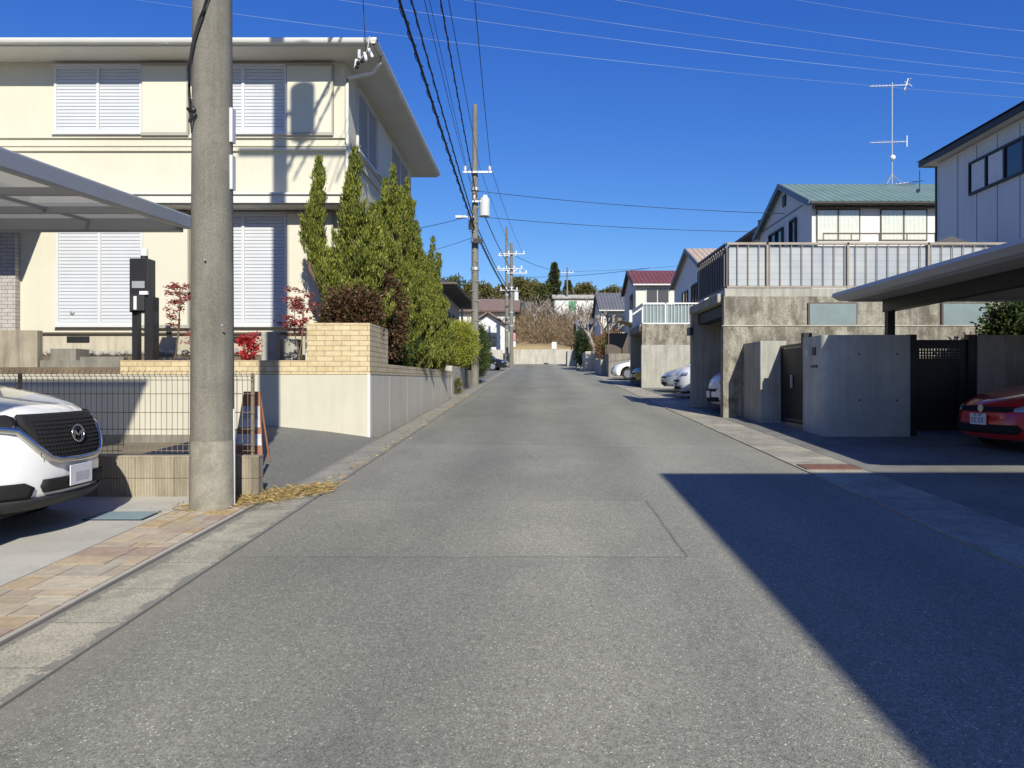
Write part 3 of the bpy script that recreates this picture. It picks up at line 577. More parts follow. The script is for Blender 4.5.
# ------------------------------------------------------------------ right: concrete garage with terrace
g1 = thing('concrete_garage', 'weathered concrete garage built into the slope with a street opening', 'garage', (8, 17.2, G(17.2)))
MB().box(4.10, 16, 17.05, 17.32, .3, 2.69).build('lower_wall', 'oldconc', g1, bevel=.01)
MB().box(4.13, 16, 17.12, 17.32, 2.692, 3.36).build('upper_wall', 'oldconc', g1, bevel=.008)
MB().box(4.08, 16, 17.03, 17.119, 2.692, 2.715).build('ledge', 'farconc', g1)
MB().box(4.14, 4.19, 17.325, 17.34, .6, 3.2).build('end_trim', 'alu', g1)
mb = MB(); mb.box(4.05, 10, 20.25, 20.5, .3, 3.24); mb.build('far_wall', 'oldconc2', g1)
MB().box(9.8, 10, 17.33, 20.24, .3, 3.2).build('rear_wall', 'oldconc2', g1)
MB().box(4.04, 16, 17.33, 20.55, 3.245, 3.44).build('roof_slab', 'oldconc2', g1, bevel=.01)
MB().box(4.16, 16, 17.14, 17.30, 3.362, 3.54).build('parapet_kerb', 'oldconc2', g1)
MB().box(3.98, 4.06, 20.15, 20.6, 2.68, 2.88).build('shutter_motor', 'black', g1)
MB().box(4.2, 4.5, 17.4, 20.2, 2.95, 3.2).build('shutter_housing', 'plastic', g1)
for xa, xb in ((6.02, 7.05), (8.98, 9.95)):
    w = MB().box(xa-.03, xb+.03, 17.07, 17.13, 2.70, 3.22).build('garage_window', 'bronze', g1); MB().box(xa, xb, 17.055, 17.07, 2.72, 3.19).build('pane', 'frosted', w)
def railing(name, label, x0, y0, y1, x1, z0, z1, mp, mside, sheet_m, pitch=.11, grp=None):
    t = thing(name, label, 'railing', (x0, y0, z0))
    mb = MB(); mb.box(x0, x1, y0-.03, y0+.03, z1-.05, z1); mb.box(x0, x1, y0-.02, y0+.02, z0, z0+.04)
    x = x0
    while x < x1: mb.box(x-.007, x+.007, y0-.014, y0+.014, z0+.04, z1-.05); x += pitch
    mb.build('front_bars', mp, t)
    x = x0+.9
    while x < x1: MB().box(x-.022, x+.022, y0-.03, y0+.03, z0-.05, z1).build('rail_post', mp, t); x += 1.8
    if sheet_m: MB().box(x0+.06, x1, y0+.05, y0+.062, z0+.02, z1-.07).build('screen_sheet', sheet_m, t)
    mb = MB(); mb.box(x0-.03, x0+.03, y0+.03, y1, z1-.05, z1); mb.box(x0-.02, x0+.02, y0+.03, y1, z0, z0+.04); y = y0+pitch
    while y < y1: mb.box(x0-.014, x0+.014, y-.012, y+.012, z0+.04, z1-.05); y += pitch
    mb.build('side_bars', mside, t)
    if sheet_m: MB().box(x0+.05, x0+.06, y0+.07, y1, z0+.02, z1-.07).build('side_screen', mside, t)
    return t
railing('terrace_railing', 'long bronze terrace railing with pale screening sheets above the weathered garage', 4.22, 17.2, 20.45, 13.5, 3.56, 4.57, 'rail', 'rail_dark', 'sheet', .24)
mb = MB(); mb.box(9.9, 12.3, 18.2, 19.8, 4.2, 4.32); mb = MB(); mb.prism([(8.9, 18.6, 4.58), (10.0, 18.6, 4.98), (11.1, 18.6, 4.58)], (0, 1.2, 0))
sh = thing('garden_shed', 'low shed with dark ridged roof peeking over the terrace railing', 'shed', (10, 19, 3.44)); mb.build('roof', 'roofdark', sh); MB().box(9.1, 10.9, 18.8, 19.6, 3.45, 4.57).build('wall', 'bronze', sh)
tp = MB().box(9.7, 10.9, 17.6, 18.1, 3.45, 4.45); recentre(tag(tp.build('water_tank', 'p_white', bevel=.08), 'pale covered tub behind the terrace railing', 'tank'), (10.3, 17.8, 3.45))

# ------------------------------------------------------------------ generic gable house, ridge along x, gable facing the street (-x)
def window(h, x0, x1, y, z0, z1, frame='bronze', curtain=True, axis='y', n=2, out=.04, pane='glass'):
    mb = MB()
    if axis == 'y':
        mb.box(x0, x1, y-out, y, z1-.05, z1); mb.box(x0, x1, y-out, y, z0, z0+.05)
        for i in range(n+1):
            x = x0+(x1-x0)*i/n; a = max(x0, x-.025); mb.box(a, min(x1, a+.05), y-out, y, z0+.05, z1-.05)
        f = mb.build('window', frame, h)
        if curtain:
            q = MB(); N_ = 40; v = []
            for i in range(N_+1):
                x = x0+.03+(x1-x0-.06)*i/N_; v += [(x, y-.012-.008*math.sin(i*1.7), z0+.05), (x, y-.012-.008*math.sin(i*1.7), z1-.05)]
            q.add(v, [(2*i, 2*i+2, 2*i+3, 2*i+1) for i in range(N_)]); q.build('curtain', 'curtain', f, fix=False)
            MB().box(x0+.03, x1-.03, y-.032, y-.028, z0+.05, z1-.05).build('pane', 'glass', f)
        else: MB().box(x0+.03, x1-.03, y-.02, y-.003, z0+.05, z1-.05).build('pane', 'glass_dark', f)
    else:                      # wall at x = y (argument), window spans y x0..x1
        X = y; mb.box(X-out, X, x0, x1, z1-.06, z1); mb.box(X-out, X, x0, x1, z0, z0+.06)
        for i in range(n+1):
            yy = x0+(x1-x0)*i/n; a = max(x0, yy-.03); mb.box(X-out, X, a, min(x1, a+.06), z0+.06, z1-.06)
        f = mb.build('window', frame, h); MB().box(X-.02, X-.003, x0+.03, x1-.03, z0+.05, z1-.05).build('pane', 'glass_dark', f)
    return f
def gable_x(name, label, x0, x1, y0, y1, zb, ze, zr, wall, roof, fas, over=.45, ym=None, xo=.22):
    h = thing(name, label, 'house', (x0, y0, zb)); ym = ym or (y0+y1)/2
    mb = MB(); mb.prism([(x0, y0, zb), (x0, y1, zb), (x0, y1, ze), (x0, ym, zr), (x0, y0, ze)], (x1-x0, 0, 0)); mb.build('wall', wall, h)
    s1 = (zr-ze)/(ym-y0); s2 = (zr-ze)/(y1-ym); t = .12
    a = MB(); a.slab([(x0-xo, y0-over, ze-over*s1+t), (x1+.3, y0-over, ze-over*s1+t), (x1+.3, ym, zr+t), (x0-xo, ym, zr+t)], .10)
    a.slab([(x0-xo, ym, zr+t), (x1+.3, ym, zr+t), (x1+.3, y1+over, ze-over*s2+t), (x0-xo, y1+over, ze-over*s2+t)], .10); a.build('roof', roof, h)
    b = MB(); e = .03
    b.prism([(x0-xo-e, y0-over, ze-over*s1+t+.02), (x0-xo-e, ym, zr+t+.02), (x0-xo-e, ym, zr-.1), (x0-xo-e, y0-over, ze-over*s1-.1)], (e, 0, 0))
    b.prism([(x0-xo-e, ym, zr+t+.02), (x0-xo-e, y1+over, ze-over*s2+t+.02), (x0-xo-e, y1+over, ze-over*s2-.1), (x0-xo-e, ym, zr-.1)], (e, 0, 0)); b.build('bargeboard', fas, h)
    g = MB(); g.tube([(x0-xo, y0-over-.05, ze-over*s1+.02), (x1+.3, y0-over-.05, ze-over*s1+.02)], .06, 8); g.build('rain_gutter', 'fascia_dark' if wall == 'white' else 'pvc', h)
    return h
h = gable_x('green_roofed_house', 'white two storey house with green tiled roof and curtained windows', 9.96, 19, 28, 34.5, 1.0, 7.98, 9.32, 'white', 't_green', 'fascia_blue', .4, 31.2)
for pa, pb in ((816, 860), (880, 927)):
    window(h, (pa-VX)*28/F, (pb-VX)*28/F, 28, 6.55, 7.72)
mb = MB(); mb.box(10.2, 18.5, 27.55, 27.6, 6.72, 6.77); [mb.box(10.2+i*1.0, 10.23+i*1.0, 27.56, 27.59, 6.3, 6.72) for i in range(9)]; mb.build('balcony_rail', 'bronze', h)
MB().box(9.99, 18.5, 27.5, 27.99, 5.3, 6.45).build('balcony_parapet', 'white', h)
MB().box(9.98, 18.5, 27.80, 27.97, 7.72, 7.80).build('window_canopy', 'bronze', h)
window(h, 29.6, 30.3, 9.96, 6.3, 7.75, 'fascia_dark', axis='x', n=1, out=.10); window(h, 31.2, 33.0, 9.96, 6.2, 7.7, 'fascia_dark', axis='x', n=2, out=.1)
MB().box(9.9, 9.96, 30.9, 31.25, 8.5, 8.95).build('gable_vent', 'fascia_dark', h); MB().box(9.93, 9.96, 29.0, 34.2, 8.05, 8.09).build('band_course', 'fascia_blue', h)
an = thing('tv_antenna', 'tall rooftop television aerial mast above the green tiled roof', 'antenna', (14.35, 31.2, 9.4))
MB().tube([(14.35, 31.2, 9.4), (14.35, 31.2, 13.55)], .025, 8).build('mast', 'steel', an)
mb = MB(); mb.tube([(13.45, 31.2, 13.40), (15.0, 31.2, 13.46)], .015, 6)
for i in range(9): mb.tube([(13.5+i*.13, 31.0, 13.40), (13.5+i*.13, 31.4, 13.40)], .008, 5)
mb.tube([(14.85, 31.2, 13.25), (15.0, 31.2, 13.72)], .02, 6); mb.tube([(15.0, 30.9, 13.3), (15.0, 31.5, 13.7)], .018, 6); mb.tube([(15.0, 31.5, 13.2), (14.95, 30.9, 13.6)], .018, 6); mb.build('upper_aerial', 'insul', an)
mb = MB(); mb.tube([(13.45, 31.2, 11.12), (14.95, 31.2, 11.16)], .012, 6)
for i in range(12): mb.tube([(13.5+i*.12, 30.95, 11.13), (13.5+i*.12, 31.45, 11.13)], .008, 5)
mb.tube([(14.95, 31.2, 10.95), (14.95, 31.2, 11.40)], .02, 6); mb.build('lower_aerial', 'insul', an)
MB().ball((14.35, 31.15, 10.5), .11).build('booster', 'insul', an)
mb = MB(); [mb.tube([(14.35+dx, 31.2+dy, 9.35), (14.35, 31.2, 9.85)], .015, 5) for dx, dy in ((.35, .3), (-.35, .3), (.35, -.3), (-.35, -.3))]; mb.build('roof_mount', 'steel', an)

# R2: near right pale house, roof edge dark
h = thing('pale_sided_house', 'tall pale panelled house with dark eave at the right edge of the frame', 'house', (11.4, 18, 3.4))
MB().box(11.4, 20, 17.6, 22.0, 3.0, 7.66).build('wall', 'paleblue', h)
mb = MB(); [mb.box(11.392, 11.4, y, y+.012, 4.6, 7.6) for y in (18.2, 19.1, 20.0, 20.9)]; mb.build('panel_joint', 'rail_dark', h)
MB().box(11.37, 11.46, 22.0, 22.06, 3.4, 7.6).build('corner_downpipe', 'fascia_dark', h)
MB().box(11.12, 20.5, 17.1, 22.3, 7.68, 7.71).build('soffit', 'soffit', h)
mb = MB(); mb.box(11.05, 11.11, 17.05, 22.37, 7.66, 7.80); mb.box(11.11, 20.5, 22.31, 22.37, 7.66, 7.80); mb.box(11.11, 20.5, 17.04, 17.1, 7.66, 7.82); mb.build('fascia', 'fascia_dark', h)
mb = MB(); mb.add([(11.0, 17.0, 7.83), (20.5, 17.0, 7.83), (20.5, 22.42, 7.83), (11.0, 22.42, 7.83), (13.6, 19.8, 8.9), (20.5, 19.8, 8.9)], [(0, 1, 5, 4), (2, 3, 4, 5), (3, 0, 4), (3, 2, 1, 0)]); mb.build('roof', 't_black', h)
window(h, 18.0, 20.3, 11.4, 6.35, 7.22, 'fascia_dark', axis='x', n=3, out=.06)
mb = MB(); mb.box(11.372, 11.376, 19.60, 20.2, 6.43, 7.15); mb.box(11.372, 11.376, 18.85, 19.45, 6.43, 7.15); mb.build('curtain', 'curtain', h)
mb = MB(); mb.tube([(11.2, 22.4, 7.3), (10.4, 22.4, 7.2)], .012, 5); [mb.tube([(10.45+i*.1, 22.2, 7.2), (10.45+i*.1, 22.6, 7.2)], .008, 5) for i in range(6)]; mb.ball((11.05, 22.4, 7.0), .06); mb.tube([(11.1, 22.4, 7.6), (11.1, 22.4, 7.0)], .015, 5)
recentre(tag(mb.build('wall_aerial', 'steel'), 'small aerial fixed under the dark eave of the pale panelled house', 'antenna'), (11.1, 22.4, 7.0))

# R3: dark tiled roof between
h = thing('dark_roofed_house', 'house with black tiled eaves half hidden behind the terrace railing', 'house', (11.6, 38, 4))
MB().box(11.8, 19, 38.5, 45, 1.4, 9.2).build('wall', 'mortarwhite', h)
mb = MB(); mb.add([(11.1, 37.8, 9.3), (19, 37.8, 9.3), (19, 45.4, 9.3), (11.1, 45.4, 9.3), (14.9, 41.6, 10.1), (19, 41.6, 10.1), (11.1, 37.8, 9.15), (19, 37.8, 9.15), (19, 45.4, 9.15), (11.1, 45.4, 9.15)], [(0, 1, 5, 4), (2, 3, 4, 5), (3, 0, 4), (6, 7, 1, 0), (9, 6, 0, 3), (9, 8, 7, 6)]); mb.build('roof', 't_black', h)
mb = MB(); mb.prism([(11.1, 37.9, 9.3), (11.1, 38.9, 9.3), (11.1, 38.9, 9.55), (11.1, 38.1, 9.5)], (.9, 0, 0)); mb.build('ridge_end', 't_black', h)
# R4 beige roof
h = gable_x('beige_roofed_house', 'house with beige tiled gable roof beyond the terrace railing', 8.0, 10.9, 37, 45.2, 1.5, 6.9, 8.35, 'paleblue', 't_beige', 'fascia_blue', .3, 40.8)
window(h, 41.0, 42.6, 8.0, 5.2, 6.3, 'fascia_dark', axis='x', n=2, out=.06); window(h, 38.6, 40.0, 8.0, 5.0, 6.4, 'fascia_dark', axis='x', n=2, out=.06)
# R5 maroon roof
h = gable_x('maroon_roofed_house', 'cream house with maroon tiled roof above the white railing', 6.35, 9.9, 50, 56.5, 1.6, 7.75, 8.95, 'mortarwhite', 't_maroon', 'fascia_dark', .35)
window(h, 7.0, 8.5, 50, 6.4, 7.5, 'alu', False); window(h, 51.5, 53, 6.35, 6.3, 7.3, 'fascia_dark', axis='x', n=2)
MB().box(6.0, 6.34, 50.6, 51.3, 5.3, 6.1).build('air_conditioner', 'pvc', h)
MB().box(6.3, 9.9, 49.4, 49.98, 5.5, 5.6).build('lower_eave', 't_grey', h)
# far houses right
h = gable_x('grey_roofed_house', 'low far house with grey tiled roof behind the bare pruned tree', 5.4, 9.5, 66, 74, 2.6, 7.6, 9.3, 'mortarwhite', 't_grey', 'fascia_dark', .5)
window(h, 5.9, 7.6, 66, 5.6, 7.0, 'fascia_dark', False)
h = gable_x('low_dark_house', 'small dark house with grey roof just left of the grey tiled one', 3.9, 5.2, 74, 80, 2.8, 6.4, 7.4, 'mortarwhite', 't_grey', 'fascia_dark', .4)
window(h, 4.1, 5.0, 74, 4.9, 6.0, 'fascia_dark', False)

# ------------------------------------------------------------------ right: second garage and walls further up
g2 = thing('concrete_garage', 'second concrete garage with white railing above and dark opening', 'garage', (6, 31, G(31)))
MB().box(4.14, 9.8, 30.8, 31.02, .8, 2.90).build('lower_wall', 'oldconc2', g2, bevel=.01); MB().box(4.17, 9.8, 30.84, 31.02, 2.902, 3.74).build('upper_wall', 'oldconc', g2)
MB().box(4.12, 9.8, 34.2, 34.45, .9, 3.45).build('far_wall', 'oldconc2', g2); MB().box(4.1, 9.8, 31.03, 34.5, 3.46, 3.74).build('roof_slab', 'oldconc', g2); MB().box(9.5, 9.8, 31.03, 34.2, .9, 3.45).build('rear_wall', 'oldconc2', g2)
railing('balcony_railing', 'white balcony railing on top of the second garage', 4.22, 30.9, 34.4, 9.8, 3.75, 4.60, 'rail_white', 'rail_white', 'frosted', .14)
MB().box(9.8, 10.0, 20.5, 30.8, .3, 3.2).build('retaining_wall', 'oldconc2'); recentre(tag(bpy.data.objects['retaining_wall.001'], 'concrete retaining wall at the back of the open parking bays', 'wall'), (9.9, 25, G(25)))
def lwall(label, x0, x1, y0, y1, zt, m='farconc', name='boundary_wall'):
    t = thing(name, label, 'wall', (x0, y0, G(y0))); MB().box(x0, x1, y0, y0+.18, G(y0)-.3, zt).build('front_face', m, t)
    MB().box(x0, x0+.18, y0+.185, y1, G(y0)-.3, zt).build('side_face', m, t); return t
lwall('low concrete wall just beyond the white hatchback nose', 3.75, 4.9, 46, 50.5, 2.72, 'oldconc2')
lwall('pale concrete wall behind the bare pruned tree', 3.4, 5.6, 55, 59, 3.55)
lwall('far concrete wall with a white notice, next to the ivy', 3.3, 4.6, 65, 68, 3.9)
lwall('farthest gate wall on the right before the junction', 2.9, 3.9, 76, 80, 4.4)
# curved polycarbonate bike shelter
bs = thing('cycle_shelter', 'small curved roof shelter with smoky panels on the wall', 'shelter', (4.8, 44.5, 2.6))
mb = MB(); pts = [(4.0+1.5*i/8, 3.9+1.0*math.sin(math.pi*(.25+.5*i/8))) for i in range(9)]
v = []; [v.extend([(x, 44.0, z), (x, 46.0, z)]) for x, z in pts]; mb.add(v, [(2*i, 2*i+1, 2*i+3, 2*i+2) for i in range(8)]); o = mb.build('roof_sheet', mat('smoky_panel', (.10, .12, .16), .15, .1, 3, 0, fine=0), bs, fix=False); so = o.modifiers.new('t', 'SOLIDIFY'); so.thickness = .02
for x in (4.02, 5.45):
    for y in (44.05, 45.9): MB().box(x, x+.05, y, y+.05, 1.7, 4.62).build('post', 'bronze', bs)
MB().box(4.1, 5.4, 45.9, 45.93, 3.0, 4.3).build('back_panel', 'bronze', bs)
lwall('block base under the smoky cycle shelter', 4.0, 6.0, 43.6, 46.2, 3.0, 'block_dark')

# ------------------------------------------------------------------ left: beyond the cream house
h = thing('tiled_bungalow', 'single storey house with dark tiled hip roof and deep eaves', 'house', (-5, 28, 1.6))
MB().box(-12, -3.7, 28.6, 36.2, 1.0, 4.9).build('wall', 'mortarwhite', h)
mb = MB(); a, b, c, d_ = -12.5, -3.0, 27.8, 37; hw = (d_-c)/2; zr = 5.0+hw*.42
mb.add([(a, c, 5.0), (b, c, 5.0), (b, d_, 5.0), (a, d_, 5.0), (b-hw, (c+d_)/2, zr), (a, (c+d_)/2, zr), (a, c, 4.9), (b, c, 4.9), (b, d_, 4.9), (a, d_, 4.9)], [(0, 1, 4, 5), (1, 2, 4), (2, 3, 5, 4), (6, 9, 8, 7), (0, 6, 7, 1), (1, 7, 8, 2), (2, 8, 9, 3)]); mb.build('roof', 't_black', h)
MB().tube([(a, c-.06, 4.98), (b+.06, c-.06, 4.98), (b+.06, d_, 4.98)], .05, 8).build('rain_gutter', 'bronze', h)
for ya in (30.5, 33.2): 
    mb = MB(); mb.box(-3.7, -3.64, ya, ya+1.8, 2.7, 4.3); w = mb.build('window', 'fascia_dark', h)
MB().tube([(-3.55, 36.0, 1.3), (-3.55, 36.0, 4.9)], .05, 8).build('downpipe', 'gutterpipe', h)
MB().box(-6.2, -4.4, 28.55, 28.6, 2.7, 4.3).build('window', 'glass_dark', h)
t = thing('block_wall', 'pale block wall under the golden bush', 'wall', (-2.9, 26.5, 1)); MB().box(-3.02, -2.87, 25.7, 30.2, .6, 1.98).build('blocks', 'farconc', t); MB().box(-6, -3.02, 25.7, 25.85, .6, 1.98).build('return_blocks', 'farconc', t)
t = thing('block_wall', 'low weathered wall below the dark hedge beside the bungalow', 'wall', (-2.8, 31, 1.1)); MB().box(-3.0, -2.82, 30.6, 37, .8, 1.9).build('blocks', 'block', t)
t = thing('white_house', 'far white house with brown tiled gable roof past the hedge', 'house', (-5, 78, 3))
mb = MB(); mb.prism([(-7.2, 78, 2.5), (-2.9, 78, 2.5), (-2.9, 78, 6.8), (-5.05, 78, 8.2), (-7.2, 78, 6.8)], (0, 7, 0)); mb.build('wall', 'white', t)
mb = MB(); mb.slab([(-5.05, 77.4, 8.45), (-2.3, 77.4, 6.65), (-2.3, 85.5, 6.65), (-5.05, 85.5, 8.45)], .15); mb.slab([(-5.05, 77.4, 8.45), (-5.05, 85.5, 8.45), (-7.8, 85.5, 6.65), (-7.8, 77.4, 6.65)], .15); mb.build('roof', 't_brown', t)
MB().box(-5.6, -4.2, 77.9, 78, 4.9, 6.3).build('window', 'glass_dark', t); MB().box(-3.9, -3.3, 77.9, 78, 3.2, 7.0).build('shutter_panel', 'pvc', t)
MB().box(-7.3, -2.5, 76.9, 77.95, 4.0, 4.2).build('lower_eave', 't_grey', t)
mb = MB(); mb.slab([(-16, 90, 12.3), (4, 90, 12.3), (4, 86.5, 9.6), (-16, 86.5, 9.6)][::-1], .2)
t = thing('brown_roofed_house', 'far house with long brown tiled roof behind the white gable', 'house', (-9, 92, 3)); 
mb = MB(); mb.slab([(-16, 92, 9.8), (-2.2, 92, 9.8), (-2.2, 96, 11.6), (-16, 96, 11.6)], .2); mb.slab([(-16, 96, 11.6), (-2.2, 96, 11.6), (-2.2, 100, 9.8), (-16, 100, 9.8)], .2); mb.build('roof', 't_brown', t); MB().box(-15.5, -2.8, 92.8, 99.2, 2, 9.9).build('wall', 'mortarwhite', t)
lwall('pale low wall in front of the far white house', -6.0, -3.0, 66, 70, 4.1); 
# wall closing the street at the junction
o = MB().box(-3.2, 30, 86.7, 86.95, 3.0, 4.95).build('junction_wall', 'farconc'); recentre(tag(o, 'long pale concrete wall closing the far end of the street', 'wall'), (5, 86.8, 3.3))
o = MB().box(-30, -3.6, 86.7, 86.95, 3.0, 4.6).build('junction_wall', 'farconc'); recentre(tag(o, 'lower concrete wall left of the far junction', 'wall'), (-10, 86.8, 3.3))
sg = thing('notice_board', 'small white board on a post at the right end of the junction wall', 'sign', (1.75, 83.5, G(83.5))); MB().tube([(1.75, 83.5, 3.1), (1.75, 83.5, 5.4)], .04, 6).build('post', 'steel', sg); MB().box(1.5, 2.0, 83.42, 83.45, 4.9, 5.6).build('board', 'insul', sg)
sg = thing('road_sign', 'pink and white sign on a thin post by the far pole', 'sign', (-2.35, 72, G(72))); MB().tube([(-2.35, 72, 2.6), (-2.35, 72, 6.0)], .04, 6).build('post', 'steel', sg); MB().box(-2.55, -2.1, 71.9, 71.93, 5.2, 5.9).build('upper_board', 'pink', sg); MB().box(-2.55, -2.1, 71.9, 71.93, 4.6, 5.12).build('lower_board', 'insul', sg)

# ------------------------------------------------------------------ hill and vegetation helpers
def hz(x, y):
    t = max(0, y-87)
    z = G(87)+1.0+7.6*(1-math.exp(-t/30))+ .8*math.sin(x*.08+1)+.6*math.sin(x*.21+y*.1)
    z += 3*math.exp(-((x+30)/30)**2)*min(1, t/60) + 1.5*min(1, t/50)*max(0, min(1, (x-6)/25))
    return z
mb = MB(); nx, ny = 60, 30; XX = [-160+320*i/nx for i in range(nx+1)]; YY = [86.97]+[87+130*(j/ny)**1.3 for j in range(ny)]
mb.add([(x, y, hz(x, y) if y > 86.98 else 2.0) for y in YY for x in XX], [(j*(nx+1)+i, j*(nx+1)+i+1, (j+1)*(nx+1)+i+1, (j+1)*(nx+1)+i) for j in range(ny) for i in range(nx)])
o = mb.build('hillside', 'hill', fix=False, smooth=60); struct(o)

def leaves(P, D, L, Wd, name, m, parent, fold=.0):
    """P (n,3) positions, D (n,3) directions; one diamond quad per leaf"""
    n = len(P); D = D/np.linalg.norm(D, axis=1, keepdims=True)
    r = rng.normal(size=(n, 3)); U = np.cross(D, r); U /= np.linalg.norm(U, axis=1, keepdims=True)+1e-9
    L = np.broadcast_to(L, (n,))[:, None]*rng.uniform(.6, 1.3, (n, 1)); Wd = np.broadcast_to(Wd, (n,))[:, None]*rng.uniform(.7, 1.2, (n, 1))
    V = np.stack([P, P+D*L*.45+U*Wd*.5, P+D*L, P+D*L*.45-U*Wd*.5], 1).reshape(-1, 3)
    o0 = np.array(wloc(parent)) if parent is not None else np.zeros(3); V = V-o0
    me = bpy.data.meshes.new(name); me.vertices.add(4*n); me.vertices.foreach_set('co', V.astype(np.float32).ravel())
    me.loops.add(4*n); me.loops.foreach_set('vertex_index', np.arange(4*n, dtype=np.int32)); me.polygons.add(n)
    me.polygons.foreach_set('loop_start', np.arange(0, 4*n, 4, dtype=np.int32)); me.update(calc_edges=True)
    me.materials.append(M[m]); o = bpy.data.objects.new(name, me); COL.objects.link(o)
    if parent is not None: o.parent = parent
    return o
def clumps(c, rad, nc, per, cr, shell=.55):
    """leaf positions in clumps spread through an ellipsoid"""
    d = rng.normal(size=(nc, 3)); d /= np.linalg.norm(d, axis=1, keepdims=True)
    rr = (shell+(1-shell)*rng.random((nc, 1))**.7)*rng.uniform(.75, 1.12, (nc, 1)); cc = np.array(c)+d*rr*np.array(rad)
    P = (cc[:, None, :]+rng.normal(size=(nc, per, 3))*cr).reshape(-1, 3); D = np.repeat(d, per, 0)+rng.normal(size=(nc*per, 3))*.7
    return P, D
def spire(base, tip, rad, n, twist=0):
    """flame shaped juniper spire: upswept tufts on a bent axis, thin pointed tip"""
    base = np.array(base, float); tip = np.array(tip, float); nt = max(1, n//30)
    t = rng.random(nt)**.95; ang = rng.random(nt)*2*np.pi; prof = np.clip(np.sin(np.pi*np.clip(t*.80+.19, 0, 1)), 0, 1)**1.5
    ph = rng.random()*6; lump = .80+.38*np.sin(ang*2+t*15+ph)*np.cos(t*21+ang+ph)+.15*np.sin(t*40+ph)
    r = rad*.80*prof*lump*(.25+.75*rng.random(nt)**.45); bow = np.sin(t*np.pi)*twist*.08
    c = base+(tip-base)*t[:, None]+np.stack([np.cos(ang)*r+bow, np.sin(ang)*r, np.zeros(nt)], 1)
    out = np.stack([np.cos(ang)*.42+twist*.12, np.sin(ang)*.42, 1.35+.3*rng.random(nt)], 1)
    k = 30; u = rng.random((nt, k, 1)); lenT = (.30*rad+.05)*(.35+.65*prof)[:, None, None]
    P = c[:, None, :]+out[:, None, :]*u*lenT+rng.normal(size=(nt, k, 3))*(.030*(1.15-u)); D = np.repeat(out[:, None, :], k, 1)+rng.normal(size=(nt, k, 3))*.30
    return P.reshape(-1, 3), D.reshape(-1, 3)
def juniper(label, base, spires, lean=None):
    t = thing('juniper_tree', label, 'tree', base, 0, 'junipers along the garden wall'); b = Vector(base)
    mb = MB(); mb.tube([b+Vector((0, 0, -.2)), b+Vector((.03, .02, .5)), b+Vector((0, 0, 1.2))], [.11, .09, .07], 8)
    Ps, Ds = [], []
    for i, (bx, by, bz, tx, ty, tz, rd, n) in enumerate(spires):
        s0 = b+Vector((bx, by, bz)); s1 = Vector((b.x+tx, b.y+ty, tz))
        mb.tube([b+Vector((0, 0, .3)), s0, s0.lerp(s1, .6), s0.lerp(s1, .92)], [.06, .05, .03, .008], 6)
        P, D = spire(s0, s1, rd*.80, int(n*.42), (i % 3-1)*1.3); Ps.append(P); Ds.append(D)
        ln = (s1-s0).length; ph = random.random()*6
        for q in range(int(6+ln*rd*34)):
            u = random.uniform(.0, .80); a = random.uniform(0, 6.28); c0 = s0.lerp(s1, u); w_ = rd*(1.45-u*1.25)*random.uniform(.75, 1.2)
            e0 = c0+Vector((math.cos(a)*w_*.5, math.sin(a)*w_*.5, .02)); e1 = c0+Vector((math.cos(a+.4)*w_*1.25, math.sin(a+.4)*w_*1.2, random.uniform(.38, .72)*(1.05-.3*u)))
            if q % 3 == 0: mb.tube([c0, e0, e1], [.015, .010, .003], 4)
            P, D = spire(e0-Vector((0, 0, .08)), e1, random.uniform(.06, .105), 620, random.uniform(-1.2, 1.2)); Ps.append(P); Ds.append(D)
        P, D = spire(s0.lerp(s1, .72), s1+Vector((random.uniform(-.03, .03), 0, .06)), .085, 900, 0); Ps.append(P); Ds.append(D)
    mb.build('trunk', 'bark', t, smooth=60)
    leaves(np.concatenate(Ps), np.concatenate(Ds), .078, .019, 'crown', 'juniper', t); return t
def twig_tree(name, label, base, h, m_leaf, nl, spread, leafsize=.05, stems=3, group=None, levels=2):
    t = thing(name, label, 'tree' if h > 2 else 'shrub', base, 0, group); b = Vector(base); mb = MB(); tips = []
    for i in range(stems):
        a = random.random()*6.28; top = b+Vector((math.cos(a)*spread*.25, math.sin(a)*spread*.2, h*random.uniform(.8, 1)))
        mid = b.lerp(top, .5)+Vector((random.uniform(-.05, .05), random.uniform(-.05, .05), 0)); mb.tube([b+Vector((random.uniform(-.05, .05), 0, 0)), mid, top], [.014, .010, .004], 5)
        for k in range(7):
            s = mid.lerp(top, random.random()) if k else top; a2 = random.random()*6.28; e = s+Vector((math.cos(a2)*spread*random.uniform(.4, 1), math.sin(a2)*spread*.6, random.uniform(-.02, .12))); mb.tube([s, s.lerp(e, .5)+Vector((0, 0, .03)), e], [.006, .004, .002], 4); tips.append((s, e))
    mb.build('stem', 'bark', t)
    P = []; 
    for i in range(nl):
        s, e = random.choice(tips); q = s.lerp(e, random.random()**.6); P.append((q.x+random.gauss(0, .03), q.y+random.gauss(0, .03), q.z+random.gauss(0, .022)))
    P = np.array(P); D = rng.normal(size=P.shape)*np.array([1, 1, .35]); leaves(P, D, leafsize, leafsize*.45, 'foliage', m_leaf, t); return t
